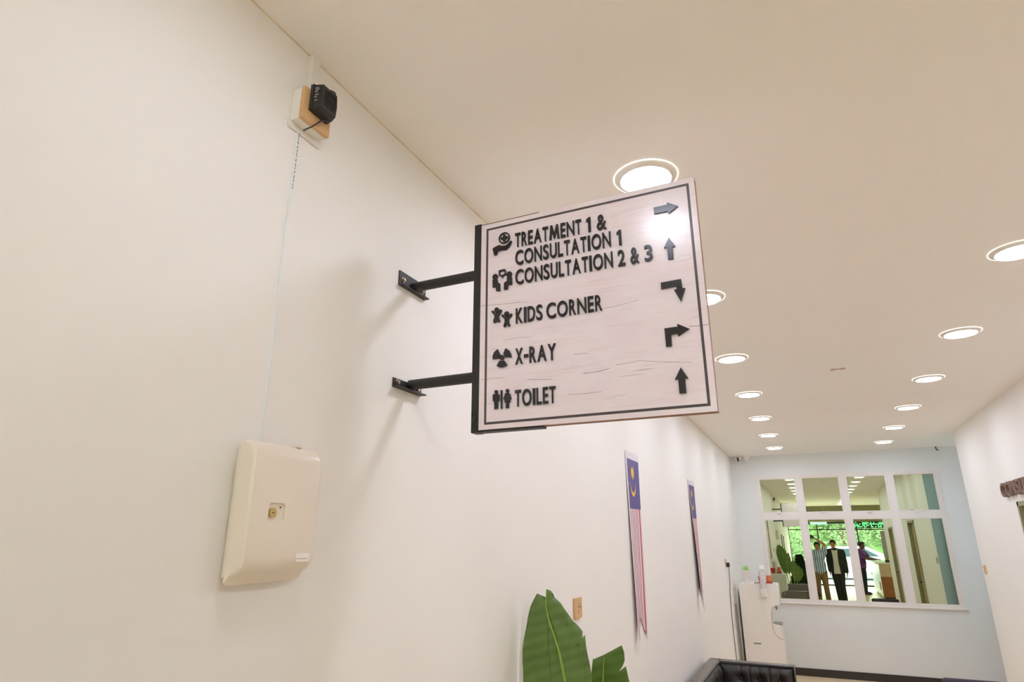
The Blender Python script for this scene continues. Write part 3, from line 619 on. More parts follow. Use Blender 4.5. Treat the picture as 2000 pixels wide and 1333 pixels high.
# ================================================================== WATER DISPENSER AND WHAT STANDS ON IT
wd = thing('water_dispenser', 'tall white free-standing water dispenser by the far window', 'water dispenser', (-.75, 9.05, 0))
outl = [(-.235, 0), (.225, 0), (.225, .60), (.205, .76), (.120, .775), (.112, .90), (.130, .965), (.165, .985), (.225, 1.0), (.228, 1.225), (.215, 1.24), (-.225, 1.24), (-.235, 1.225)]
outl = [(a, b) for a, b in outl]
obj('cabinet', MB().prism(outl, -.16, .16, lambda a, b, d: Vector((a, d, b))), WHITE, wd)
obj('drip_tray', MB().box(.118, .222, -.10, .10, .76, .778, .003), GREY, wd)
for yy_ in (-.05, .05): obj('tap', MB().tube([(.17, yy_, .985), (.17, yy_, .955), (.178, yy_, .93)], .008, 8), GREY, wd)
obj('side_vent', MB().box(-.125, -.04, -.163, -.158, .537, .555, .001), GREY, wd)
obj('seam_line', MB().tube([(.118, -.161, .90), (.115, -.161, .74), (.130, -.161, .67), (.17, -.161, .62), (.224, -.161, .605)], .003, 6), GREY, wd)
ch_ = thing('cup_dispenser', 'clear tube cup dispenser with white cap fixed to the water dispenser side', 'cup dispenser', (-.69, 8.845, 1.09))
obj('tube', MB().lathe([(.036, .09), (.036, .33), (.033, .33), (.033, .09)], n=24, closed=True), FROST, ch_, True)
obj('base_cup', MB().lathe([(.0001, 0), (.034, 0), (.038, .01), (.038, .095), (.0001, .095)]), WHITE, ch_, True); obj('cap', MB().lathe([(.0001, .375), (.03, .372), (.038, .36), (.040, .325), (.0001, .325)]), WHITE, ch_, True)
obj('paper_cup_stack', MB().lathe([(.0001, .09), (.022, .09), (.030, .30), (.0001, .30)]), mat('pale_paper', (236, 226, 224), .7), ch_, True)
vz = thing('planter', 'white goblet-shaped planter with lime green leaves on the water dispenser', 'planter', (-.89, 9.0, 1.24))
obj('vase', MB().lathe([(.0001, 0), (.034, 0), (.030, .02), (.036, .08), (.052, .12), (.052, .155), (.046, .155), (.03, .11), (.0001, .10)]), WHITE, vz, True)
m = MB(); rr = random.Random(3)
for k in range(9):
    a = rr.uniform(0, 2 * PI); r_ = rr.uniform(.01, .045); M_ = Matrix.Rotation(a, 3, 'Z') @ Matrix.Rotation(rr.uniform(.2, .9), 3, 'Y')
    m.ellipsoid((r_ * math.cos(a) + .012, r_ * math.sin(a), .165 + rr.uniform(0, .022)), (.034, .016, .004), 10, 6, M_)
obj('foliage', m, GREENP, vz, True)
tag(obj('red_cup', MB().lathe([(.0001, 0), (.028, 0), (.036, .075), (.033, .075), (.026, .004), (.0001, .004)], (-.715, 8.99, 1.246)), REDC, None, True), 'small red cup behind the clear cup tube on the water dispenser', 'cup')
oc_ = thing('orange_cup', 'orange cup with a red base beside the clear cup tube', 'cup', (-.62, 8.97, 1.246))
obj('cup_body', MB().lathe([(.0001, .02), (.033, .02), (.030, .085), (.02, .092), (.0001, .092)]), ORANGE, oc_, True); obj('cup_base', MB().lathe([(.0001, 0), (.034, 0), (.035, .022), (.0001, .022)]), REDC, oc_, True)
tag(obj('tray', MB().box(-.80, -.58, 8.92, 9.05, 1.24, 1.246, .002), mat('brown_tray', (150, 112, 96), .5)), 'thin brown tray under the cups on the water dispenser', 'tray')
ap = thing('upright_appliance', 'white upright appliance with grey rounded band, half hidden behind the water dispenser', 'appliance', (-.88, 9.55, 0))
obj('body', MB().box(-.16, .16, -.15, .15, 0, 1.15, .02), WHITE, ap); obj('grey_band', MB().ellipsoid((-.03, -.12, .88), (.12, .09, .13)), GREY, ap, True)
obj('slot', MB().box(-.16, -.02, -.153, -.149, 1.10, 1.108).box(-.16, -.02, -.153, -.149, 1.05, 1.058), GREY, ap)
obj('foot_band', MB().box(-.162, .162, -.152, .152, .20, .42, .005), mat('yellow_green_band', (196, 190, 110), .5), ap)

# ================================================================== SOFA
sf2 = thing('tufted_sofa', 'black button-tufted leather sofa against the left wall, below the flags', 'sofa', (-.66, 5.1, 0))
def tuft(name, w, h, buttons, f, parent, depth=.044, nu=60, nz=36):
    m = MB(); vs = []; fs = []
    for j in range(nz + 1):
        for i in range(nu + 1):
            u, v = w * i / nu, h * j / nz
            ed = min(u, w - u, v, h - v); d = .045 * (1 - math.exp(-ed / .03))
            for (bu, bv) in buttons:
                r_ = math.hypot(u - bu, v - bv); d -= depth * math.exp(-(r_ / .035) ** 1.3)
                if v > bv and abs(u - bu) < .05: d -= .010 * math.exp(-((u - bu) / .008) ** 2) * (1 - math.exp(-(v - bv) / .05))
            vs.append(f(u, v, d))
    for j in range(nz):
        for i in range(nu):
            a = j * (nu + 1) + i; fs.append((a, a + 1, a + nu + 2, a + nu + 1))
    m.add(vs, fs); o_ = obj(name, m, LEATHER, parent, smooth=True)
    bmesh_btn = MB()
    for (bu, bv) in buttons: p = f(bu, bv, .045 - depth + .004); bmesh_btn.ellipsoid(p, (.014, .014, .014), 10, 6)
    obj('button', bmesh_btn, LEATHER, o_, True)
    return o_
# local: x from the wall (-.335) to the front (.35), y along the wall
SH = .78; YE = 1.12
obj('backrest', MB().box(-.345, -.25, -1.15, YE, .10, SH, .012), TRIMLEA, sf2, True)
obj('armrest', MB().box(-.25, .352, YE - .105, YE, .10, SH, .012), TRIMLEA, sf2, True)
obj('armrest', MB().box(-.25, .352, -1.15, -1.045, .10, SH, .012), TRIMLEA, sf2, True)
tuft('arm_cushion', .585, .36, [(.17, .255), (.32, .255), (.475, .255), (.245, .12), (.40, .12)], lambda u, v, d: Vector((-.245 + u, YE - .106 - d, .405 + v)), sf2)
tuft('back_cushion', 2.0, .36, [(.2 + .2 * k, .255) for k in range(9)] + [(.1 + .2 * k, .12) for k in range(10)], lambda u, v, d: Vector((-.249 + d, -1.0 + u, .405 + v)), sf2, nu=120)
obj('seat_frame', MB().box(-.25, .34, -1.05, YE - .1, .10, .28, .01), LEATHER, sf2, True)
for k in range(3): obj('seat_cushion', MB().box(-.20, .352, -1.03 + k * .675, -1.03 + k * .675 + .665, .28, .43, .03, None, 4), LEATHER, sf2, True)
obj('piping', MB().tube([(-.243, -1.0, SH - .006), (-.243, YE - .112, SH - .006), (.345, YE - .112, SH - .006), (.349, YE - .112, .42)], .009, 8).tube([(.349, YE - .006, .12), (.349, YE - .006, SH - .008), (-.33, YE - .006, SH - .004)], .007, 8), LEATHER, sf2, True)
for sx in (-.3, .3):
    for sy in (-1.1, 1.07): obj('foot', MB().lathe([(.0001, 0), (.022, 0), (.03, .10), (.0001, .10)], (sx, sy, 0), 14), BLACKM, sf2, True)

# a dark visitor chair, of which only the top edge reaches into the picture
vc = thing('visitor_chair', 'dark visitor chair whose rounded back just shows at the bottom right', 'chair', (.98, 6.5, 0))
obj('backrest', MB().box(-.22, .22, -.03, .03, .42, .722, .028, None, 4), mat('dark_plum_fabric', (62, 54, 66), .7), vc, True)
obj('seat', MB().box(-.22, .22, -.46, .02, .40, .45, .02, None, 3), MATS['dark_plum_fabric'], vc, True)
for sx in (-.2, .2):
    for sy in (-.42, .0): obj('leg', MB().tube([(sx, sy, 0), (sx, sy, .42)], .012, 10), BLACKM, vc, True)

# ================================================================== BANANA PLANT
bp_ = thing('banana_plant', 'potted plant with large green paddle leaves beside the left wall', 'plant', (-.72, 2.45, 0))
BO = Vector(bp_.location)
def leaf(name, left, right, mid, tilt, tipback, y):
    """left/right outlines from top to base (x, z); mid: polyline of the rib; blades lean back from the rib"""
    def mx(z):
        for (x0, z0), (x1, z1) in zip(mid, mid[1:]):
            if z0 >= z >= z1: return x0 + (x1 - x0) * (z0 - z) / max(1e-6, z0 - z1)
        return mid[0][0] if z > mid[0][1] else mid[-1][0]
    ztop = mid[0][1]; zbot = mid[-1][1]
    def depth(x, z):
        d = abs(x - mx(z)); k = (z - zbot) / (ztop - zbot)
        return y - tilt * d - .35 * d * d + tipback * k * k + .004 * math.sin(z * 55 + d * 14) * min(1, d / .03)
    bm = bmesh.new()
    for side in (left, right):
        pts = [p for p in mid] + list(reversed(side))
        vv = [bm.verts.new((px, 0, pz)) for px, pz in pts]
        f = bm.faces.new(vv); 
    bmesh.ops.triangulate(bm, faces=bm.faces[:])
    for _ in range(4):
        es = [e for e in bm.edges if e.calc_length() > .022]
        if es: bmesh.ops.subdivide_edges(bm, edges=es, cuts=1, use_grid_fill=False); bmesh.ops.triangulate(bm, faces=[f for f in bm.faces if len(f.verts) > 3])
    for v in bm.verts: v.co = Vector((v.co.x, depth(v.co.x, v.co.z), v.co.z)) - BO
    bmesh.ops.remove_doubles(bm, verts=bm.verts, dist=1e-5)
    bmesh.ops.recalc_face_normals(bm, faces=bm.faces)
    me = bpy.data.meshes.new(name); bm.to_mesh(me); bm.free(); me.materials.append(LEAF); me.polygons.foreach_set('use_smooth', [True] * len(me.polygons))
    o_ = link(name, me, bp_); so_ = o_.modifiers.new('s', 'SOLIDIFY'); so_.thickness = .0012; so_.offset = 0
    rib = [Vector((px, depth(px, pz) - .002, pz)) - BO for px, pz in mid]
    base = Vector((mid[-1][0], depth(*mid[-1]), mid[-1][1])) - BO
    n = len(rib); obj('midrib', MB().tube(rib, [.0012 + .0055 * i / (n - 1) for i in range(n)], 8), RIB, o_, True)
    foot = Vector((random.uniform(-.04, .04), random.uniform(-.04, .04), .34))
    obj('stalk', MB().tube([base, base.lerp(foot, .45) + Vector((0, 0, .05)), foot], [.007, .010, .014], 10), RIB, o_, True)
    return o_
def pl(px, y):        # pixel list of the photo's crop, already in metres at that depth
    return px
L1 = dict(left=[(-.915, 1.592), (-.955, 1.603), (-.970, 1.575), (-.975, 1.559), (-.978, 1.557), (-.990, 1.515), (-.999, 1.470), (-1.004, 1.412), (-1.005, 1.37), (-.998, 1.318), (-.985, 1.24), (-.955, 1.12), (-.915, 1.00), (-.86, .88)],
          right=[(-.912, 1.619), (-.899, 1.614), (-.889, 1.602), (-.887, 1.591), (-.884, 1.592), (-.862, 1.577), (-.836, 1.546), (-.814, 1.518), (-.797, 1.505), (-.781, 1.488), (-.782, 1.474), (-.797, 1.446), (-.772, 1.477), (-.766, 1.445), (-.757, 1.40), (-.747, 1.345), (-.742, 1.29), (-.745, 1.18), (-.765, 1.05), (-.80, .93)],
          mid=[(-.9155, 1.619), (-.9155, 1.592), (-.9148, 1.562), (-.905, 1.523), (-.881, 1.466), (-.862, 1.420), (-.841, 1.338), (-.825, 1.22), (-.815, 1.08), (-.815, .86)])
leaf('leaf', L1['left'], L1['right'], L1['mid'], -.10, .05, 2.19)
k2 = .945
def sc(pts, y0, y1): return [(p[0] * y1 / y0, 1.8 + (p[1] - 1.8) * y1 / y0) for p in pts]
L2r = [(-.795, 1.371), (-.723, 1.409), (-.715, 1.385), (-.714, 1.357), (-.722, 1.338), (-.736, 1.320), (-.709, 1.340), (-.702, 1.315), (-.695, 1.289), (-.69, 1.22), (-.69, 1.12), (-.71, 1.0), (-.75, .9)]
L2l = [(-.797, 1.370), (-.838, 1.352), (-.840, 1.355), (-.845, 1.31), (-.850, 1.276), (-.855, 1.18), (-.85, 1.08), (-.83, .98), (-.79, .89)]
L2m = [(-.796, 1.371), (-.800, 1.330), (-.802, 1.289), (-.80, 1.2), (-.79, 1.08), (-.77, .88)]
leaf('leaf', sc(L2l, 2.5, 2.42), sc(L2r, 2.5, 2.42), sc(L2m, 2.5, 2.42), .12, .02, 2.42)
leaf('leaf', [(-.62, 1.26), (-.70, 1.16), (-.72, 1.02), (-.68, .86), (-.64, .76)], [(-.615, 1.26), (-.54, 1.14), (-.50, .98), (-.54, .84), (-.62, .75)], [(-.618, 1.26), (-.62, 1.1), (-.63, .95), (-.645, .74)], .15, .03, 2.56)
leaf('leaf', [(-.52, 1.12), (-.56, 1.0), (-.57, .88), (-.60, .72)], [(-.515, 1.12), (-.43, 1.02), (-.42, .9), (-.5, .76), (-.59, .71)], [(-.517, 1.12), (-.515, .95), (-.55, .8), (-.6, .70)], .2, .04, 2.40)
obj('pot', MB().lathe([(.0001, 0), (.12, 0), (.16, .30), (.17, .33), (.15, .33), (.14, .28), (.0001, .28)], (0, 0, 0), 28), mat('charcoal_pot', (58, 58, 56), .5), bp_, True)
obj('soil', MB().lathe([(.0001, .30), (.08, .298), (.146, .285)], (0, 0, 0), 20), mat('soil', (60, 46, 36), .9, bump=.5), bp_, True)

# ================================================================== RECEPTION END (mirrored in the window)
rc = thing('reception_counter', 'white reception counter with an orange wood end panel near the entrance', 'counter', (2.0, -3.6, 0))
obj('front_panel', MB().box(-.42, -.36, -2.0, 1.35, .08, 1.02), mat('white_laminate', (236, 236, 232), .3), rc)
obj('counter_top', MB().box(-.50, .30, -2.05, 1.42, 1.02, 1.06, .004), MATS['white_laminate'], rc)
obj('end_panel', MB().box(-.42, .28, 1.35, 1.38, .08, .66), WOOD, rc)
obj('sign_panel', MB().box(-.42, .28, 1.35, 1.40, .66, 1.02), mat('pale_beige_laminate', (222, 196, 166), .4), rc)
obj('plinth', MB().box(-.38, .26, -1.95, 1.33, 0, .08), BLACKTRIM, rc)
obj('niche', MB().box(-.424, -.419, .55, 1.0, .25, .48), mat('dark_wood', (92, 66, 44), .5), rc)
word('UOY', 0, .36, 0, .11, 0, .012, lambda a, b, d: Vector((.22 - a, 1.40 + d, .78 + b)), BRASSY, rc)
fl = thing('flower_box', 'small box of yellow-green sprigs standing on the reception counter', 'planter', (1.95, -2.45, 1.06))
obj('box', MB().box(-.16, .16, -.06, .06, 0, .07, .004), BLACKP, fl)
m = MB(); rr = random.Random(9)
for k in range(40): m.ellipsoid((rr.uniform(-.15, .15), rr.uniform(-.05, .05), rr.uniform(.07, .17)), (.022, .022, .014), 8, 5)
obj('sprigs', m, mat('yellow_green_sprig', (170, 180, 70), .6), fl, True)
ns = thing('notice_board', 'grey tiled screen board standing behind the reception counter', 'screen', (2.75, -5.9, 0))
obj('panel', MB().box(-.7, .7, -.02, .02, .9, 2.0), mat('grey_felt', (150, 146, 142), .8), ns)
for i in range(5):
    for j in range(4): obj('tile', MB().box(-.68 + i * .275, -.425 + i * .275, .02, .03, .92 + j * .27, 1.17 + j * .27, .004), MATS['grey_felt'], ns)
for sx in (-.68, .68): obj('post', MB().box(sx - .02, sx + .02, -.02, .02, 0, .9), BLACKM, ns)
tl = thing('tube_lamp', 'teal glowing tube lamp hanging inside the shop front', 'lamp', (.12, -7.2, 2.28))
obj('batten', MB().box(-.30, .30, -.04, .04, .05, .09), WHITE, tl); obj('tube', MB().tube([(-.29, 0, .02), (.29, 0, .02)], .03, 12), mat('teal_glow', (190, 255, 245), .4, emit=(.30, 1, .82), estr=1.0), tl, True)
for sx in (-.25, .25): obj('hanger', MB().tube([(sx, 0, .09), (sx, 0, HC - 2.28)], .004, 6), STEEL, tl)
ne = thing('neon_sign', 'green lit dot-matrix sign hanging over the shop entrance', 'sign', (1.75, -7.3, 2.12))
obj('housing', MB().box(-.62, .62, -.03, .03, .0, .24, .005), BLACKP, ne)
m = MB(); rr = random.Random(5)
for i in range(26):
    for j in range(4):
        if rr.random() < .62: m.box(-.59 + i * .046, -.56 + i * .046, .03, .036, .03 + j * .05, .06 + j * .05)
obj('lit_dots', m, mat('green_glow', (120, 255, 150), .4, emit=(.12, 1, .3), estr=3.0), ne)
for sx in (-.5, .5): obj('hanger', MB().tube([(sx, 0, .24), (sx, 0, HC - 2.12)], .004, 6), STEEL, ne)
# left wall near the entrance: a tall dark plant and a framed notice
for k, (yy_, zz_, lb) in enumerate([(-1.9, 1.55, 'white framed notice on the left wall beyond the towel dispenser'), (-3.0, 1.5, 'second white framed notice on the left wall, nearer the entrance')]):
    fr_ = thing('framed_notice', lb, 'notice', (A, yy_, zz_), 'framed notices on the left wall')
    obj('frame', MB().box(0, .02, -.24, .24, -.32, .32, .004), BLACKP, fr_); obj('sheet', MB().box(.019, .0225, -.21, .21, -.29, .29), WHITE, fr_)
dk = thing('potted_tree', 'dark bushy potted tree with red bows at the entrance end of the left wall', 'plant', (-.52, .55, 0))
obj('pot', MB().lathe([(.0001, 0), (.13, 0), (.17, .28), (.15, .28), (.0001, .24)]), MATS['charcoal_pot'], dk, True); obj('trunk', MB().tube([(0, 0, .24), (.01, 0, .6), (0, .01, 1.1)], [.022, .018, .01], 8), mat('bark', (84, 66, 50), .8), dk, True)
def leafcloud(n, fn, size, seed, mb=None):
    rr = random.Random(seed); m = mb or MB()
    for k in range(n):
        c = fn(rr); M_ = Matrix.Rotation(rr.uniform(0, 2 * PI), 3, 'Z') @ Matrix.Rotation(rr.uniform(-1.2, 1.2), 3, 'X') @ Matrix.Rotation(rr.uniform(-1.2, 1.2), 3, 'Y')
        l = size * rr.uniform(.6, 1.3); w_ = l * .42
        q = [Vector((-l, 0, 0)), Vector((0, -w_, l * .12)), Vector((l, 0, -l * .1)), Vector((0, w_, l * .12))]
        m.add([c + M_ @ v for v in q], [(0, 1, 2), (0, 2, 3)])
    return m
def cone(rr):
    z = rr.uniform(.26, 1.32); r_ = .34 * (1.4 - z) * rr.uniform(.5, 1) ** .5 + .03; a = rr.uniform(0, 2 * PI); return Vector((r_ * math.cos(a), r_ * math.sin(a), z))
o = obj('foliage', leafcloud(5200, cone, .045, 3), mat('dark_foliage', (52, 66, 34), .6, var=.2), dk); o['kind'] = 'stuff'
m = MB(); rr = random.Random(8)
for k in range(12):
    c = cone(rr) * 1.0; m.ellipsoid(c, (.03, .03, .024), 8, 5)
obj('bow', m, REDC, dk, True)

# ================================================================== OUTSIDE
struct('ground_outside', MB().box(-14, 18, -30, YF - .1, -.12, -.02), mat('pale_concrete', (112, 116, 118), .8, var=.05, scale=1.2, bump=.1, bscale=8))
LEAFM = mat('tree_leaf', (126, 148, 100), .6, var=.3, scale=2); BARK = MATS['bark']
def tree(x, y, h, r_, label, seed):
    t = thing('tree', label, 'tree', (x, y, -.02), 'trees outside the entrance'); rr = random.Random(seed)
    obj('trunk', MB().tube([(0, 0, 0), (.05, 0, h * .3), (0, .04, h * .6)], [.14, .11, .06], 8), BARK, t, True)
    bl = [(Vector((rr.uniform(-.5, .5) * r_, rr.uniform(-.4, .4) * r_, h * rr.uniform(.22, .85))), r_ * rr.uniform(.4, .65)) for _ in range(10)]
    def pt(r2_):
        c, q = r2_.choice(bl); d_ = Vector((r2_.gauss(0, 1), r2_.gauss(0, 1), r2_.gauss(0, 1))).normalized(); return c + d_ * q * r2_.uniform(.75, 1.02)
    o = obj('crown', leafcloud(6000, pt, .085, seed), LEAFM, t); o['kind'] = 'stuff'
TL = ['tree beyond the entrance, left of the photographer in the reflection', 'tree beyond the entrance, mirrored directly above the photographer', 'tree beyond the entrance, mirrored above the man in the dark jacket', 'tree beyond the entrance, mirrored between the jacket man and the man at the counter', 'tree beyond the entrance, mirrored above the man at the counter', 'tree beyond the entrance, rightmost, mostly hidden by the grey screen']
for i, (x, y, h_, r_) in enumerate([(-4.2, -21, 5.2, 1.5), (-1.4, -17.0, 5.4, 1.4), (1.3, -21, 5.0, 1.5), (4.0, -17.2, 5.6, 1.4), (6.6, -21, 5.2, 1.5), (9.4, -17.5, 5.6, 1.5)]): tree(x, y, h_, r_, TL[i], 20 + i)
hb = thing('hedge_bank', 'continuous green wooded bank closing the view outside the entrance', 'hedge', (0, -25, -.02))
def bank(rr):
    x = rr.uniform(-13, 16); z = rr.uniform(.1, 7.5); return Vector((x, .5 * math.sin(x * 1.3) + .4 * math.sin(z * 2.1 + x) + rr.uniform(-.5, .5) - z * .25, z))
o = obj('foliage', leafcloud(30000, bank, .15, 77), LEAFM, hb); o['kind'] = 'stuff'
obj('earth_bank', MB().prism([(1.2, 0), (-.8, 7.2), (-3, 7.2), (-3, 0)], -13.5, 16.5, lambda a, b, d: Vector((d, a - 1.3, b))), mat('mossy_earth', (104, 128, 76), .9), hb)
cr = thing('parked_car', 'white car parked outside the entrance behind the man in the dark jacket', 'car', (1.0, -13.2, -.02))
sh = [(-2.1, .30), (-2.15, .62), (-1.95, .80), (-1.1, .93), (-.55, 1.38), (.9, 1.42), (1.75, 1.0), (2.1, .92), (2.15, .35)]
obj('body', MB().prism(sh, -.82, .82, lambda a, b, d: Vector((a, d, b))), mat('white_car_paint', (238, 240, 242), .25, coat=.6), cr)
obj('side_glass', MB().prism([(-.95, .95), (-.48, 1.31), (.82, 1.34), (1.4, 1.0)], -.826, .826, lambda a, b, d: Vector((a, d, b))), mat('car_glass', (60, 74, 82), .1), cr)
for sx in (-1.35, 1.35):
    for sy in (-.83, .67): obj('wheel', MB().cyl((sx, sy, .31), 'y', .31, .16, 24), BLACKP, cr, True)
for sx in (-2.12, 2.1): obj('bumper', MB().box(sx - .05, sx + .05, -.78, .78, .34, .55, .02), MATS['white_car_paint'], cr)

# ================================================================== PEOPLE
def cap(m, pts, n=12):
    """tapered limb with rounded ends: pts = [(Vector, radius)...]"""
    P_ = [Vector(p) for p, r in pts]; R_ = [r for p, r in pts]
    d0 = (P_[0] - P_[1]).normalized(); d1 = (P_[-1] - P_[-2]).normalized()
    pp = [P_[0] + d0 * R_[0] * .96, P_[0] + d0 * R_[0] * .7] + P_ + [P_[-1] + d1 * R_[-1] * .7, P_[-1] + d1 * R_[-1] * .96]
    rr_ = [R_[0] * .25, R_[0] * .7] + R_ + [R_[-1] * .7, R_[-1] * .25]
    m.tube(pp, rr_, n); return m
def fuse(name, m, material, parent, vox=.011, smooth=6):
    o_ = obj(name, m, material, parent); r_ = o_.modifiers.new('r', 'REMESH'); r_.mode = 'VOXEL'; r_.voxel_size = vox
    s_ = o_.modifiers.new('s', 'SMOOTH'); s_.factor = .5; s_.iterations = smooth
    freeze(o_)
    if not o_.data.materials: o_.data.materials.append(material)
    return o_
SKIN1 = mat('skin', (196, 146, 112), .5, var=.03); SKIN2 = mat('skin_deep', (104, 70, 52), .5, var=.03); HAIR = mat('black_hair', (30, 26, 24), .6, var=.2, scale=60)
def hand(m, w_, dr, palm_n, curl=.5, s_=1.0):
    """palm and five fingers from wrist w_, along dr; palm_n points out of the palm"""
    dr = dr.normalized(); sd = dr.cross(palm_n).normalized(); pn = sd.cross(dr).normalized()
    pc = w_ + dr * .05 * s_
    M_ = Matrix((sd, dr, pn)).transposed()
    m.ellipsoid(pc, (.040 * s_, .052 * s_, .018 * s_), 12, 8, M_)
    for i, (o_, ln) in enumerate(((-.030, .070), (-.010, .080), (.010, .075), (.029, .058))):
        b = w_ + dr * .085 * s_ + sd * o_ * s_; k = b + (dr * math.cos(curl * .5) + pn * math.sin(curl * .5)) * ln * .5 * s_; e_ = k + (dr * math.cos(curl * 1.6) + pn * math.sin(curl * 1.6)) * ln * .5 * s_
        cap(m, [(b, .0098 * s_), (k, .0090 * s_), (e_, .0078 * s_)], 8)
    b = w_ + dr * .030 * s_ - sd * .030 * s_; k = b + (dr * .55 - sd * .75 + pn * .35).normalized() * .038 * s_; e_ = k + (dr * .85 - sd * .2 + pn * .5).normalized() * .032 * s_
    cap(m, [(b, .0125 * s_), (k, .0105 * s_), (e_, .0085 * s_)], 8)
def person(label, loc, rotz, J, skin, tops, bottoms, shoes, hair=None, extra=None):
    """J: joints in the person's own frame (facing +y)"""
    t = thing('person', label, 'person', loc, 'people mirrored in the far window', rotz); V = Vector
    j = {k: V(v) for k, v in J.items()}
    m = MB(); hd = j['head']
    m.ellipsoid(hd + V((0, -.008, .022)), (.074, .092, .092), 20, 14); m.ellipsoid(hd + V((0, .022, -.048)), (.056, .066, .066), 16, 12)
    m.ellipsoid(hd + V((0, .092, -.018)), (.013, .018, .022), 8, 6); m.ellipsoid(hd + V((0, .084, -.062)), (.024, .010, .008), 10, 6); m.ellipsoid(hd + V((0, .070, -.095)), (.025, .020, .016), 10, 6)
    for s_ in (-1, 1): m.ellipsoid(hd + V((s_ * .076, -.01, -.01)), (.010, .020, .030), 8, 6)
    cap(m, [(j['neck'] - V((0, 0, .03)), .056), (hd + V((0, -.015, -.06)), .050)])
    g = J.get('girth', 1.0)
    if isinstance(g, Vector): g = g.x
    for s_, a in ((-1, 'l'), (1, 'r')):
        cap(m, [(j['sh_' + a], .050 * g), (j['el_' + a], .040 * g), (j['el_' + a].lerp(j['wr_' + a], .3), .040 * g), (j['wr_' + a], .026)])
        hand(m, j['wr_' + a], j['hd_' + a], j['pn_' + a], J['curl'].x)
        cap(m, [(j['hip_' + a], .082 * g), (j['kn_' + a], .052), (j['kn_' + a].lerp(j['an_' + a], .3), .050), (j['an_' + a], .034)])
        f0 = j['an_' + a]; td_ = (j['to_' + a] - f0); cap(m, [(f0 + V((0, -.03, -.045)), .034), (f0 + td_ * .6 + V((0, 0, .0)), .034), (j['to_' + a], .026)])
    pel = (j['hip_l'] + j['hip_r']) / 2; ch_c = (j['sh_l'] + j['sh_r']) / 2
    def torso(mm, e):
        M0 = Matrix.Identity(3)
        mm.ellipsoid(pel + V((0, 0, .03)), (.158 * g + e, .108 * g + e, .13 + e), 20, 12); mm.ellipsoid(pel.lerp(ch_c, .45), (.142 * g + e, .10 * g + e, .17), 20, 12)
        mm.ellipsoid(pel.lerp(ch_c, .80), (.165 * g + e, .108 * g + e, .16), 20, 12)
        cap(mm, [(j['sh_l'] * .92 + ch_c * .08, .058 + e), (ch_c + V((0, -.01, .03)), .070 + e), (j['sh_r'] * .92 + ch_c * .08, .058 + e)])
    torso(m, 0)
    fuse('body', m, skin, t, .009, 4)
    ey = MB()
    for s_ in (-1, 1): ey.ellipsoid(hd + V((s_ * .030, .083, .004)), (.012, .006, .006), 8, 6)
    obj('eyes', ey, HAIR, t, True)
    hm = MB(); hm.ellipsoid(hd + V((0, -.022, .038)), (.087, .100, .092), 20, 12); hm.ellipsoid(hd + V((0, .045, .085)), (.066, .05, .034), 16, 8)
    if hair: hair(hm, hd)
    fuse('hair', hm, HAIR, t, .010, 2)
    # trousers
    bm_ = MB(); e = .016
    for a in 'lr':
        en = j['kn_' + a].lerp(j['an_' + a], bottoms[1])
        cap(bm_, [(j['hip_' + a], .088 * g + e), (j['kn_' + a], .060 + e), (en, .052 + e)])
    bm_.ellipsoid(pel + V((0, 0, .01)), (.160 * g + e, .112 * g + e, .12), 20, 12)
    fuse('trousers', bm_, bottoms[0], t, .012, 4)
    for mt, e, sl, name in tops:
        tm = MB(); torso(tm, e)
        tm.ellipsoid(pel + V((0, 0, .02)), (.165 * g + e, .115 * g + e, .12), 20, 12); tm.ellipsoid(pel.lerp(ch_c, .32), (.160 * g + e, .112 * g + e, .21), 20, 12)
        for a in 'lr':
            if sl <= 1: en = j['sh_' + a].lerp(j['el_' + a], sl); cap(tm, [(j['sh_' + a], .060 * g + e), (en, .054 * g + e)])
            else: en = j['el_' + a].lerp(j['wr_' + a], sl - 1); cap(tm, [(j['sh_' + a], .060 * g + e), (j['el_' + a], .046 * g + e), (en, .036 + e)])
        fuse(name, tm, mt, t, .012, 4)
    for a in 'lr':
        sm = MB(); f0 = j['an_' + a]; td_ = j['to_' + a] - f0
        cap(sm, [(f0 + V((0, -.035, -.045)), .042), (f0 + td_ * .6, .042), (j['to_' + a], .034)])
        fuse('shoe', sm, shoes, t, .010, 3)
    if extra: extra(t, j)
    return t
def striped(name, c1, c2, sc_):
    m = bpy.data.materials.new(name); m.use_nodes = True; N = m.node_tree.nodes; L = m.node_tree.links; b = N['Principled BSDF']; b.inputs['Roughness'].default_value = .7
    tc = N.new('ShaderNodeTexCoord'); wv = N.new('ShaderNodeTexWave'); wv.bands_direction = 'X'; wv.inputs['Scale'].default_value = sc_; wv.inputs['Distortion'].default_value = .6
    rp = N.new('ShaderNodeValToRGB'); rp.color_ramp.interpolation = 'CONSTANT'; rp.color_ramp.elements[0].color = lin(c1) + (1,); rp.color_ramp.elements[1].position = .5; rp.color_ramp.elements[1].color = lin(c2) + (1,)
    L.new(tc.outputs['Object'], wv.inputs[0]); L.new(wv.outputs['Fac'], rp.inputs[0]); L.new(rp.outputs[0], b.inputs['Base Color']); return m
V_ = Vector
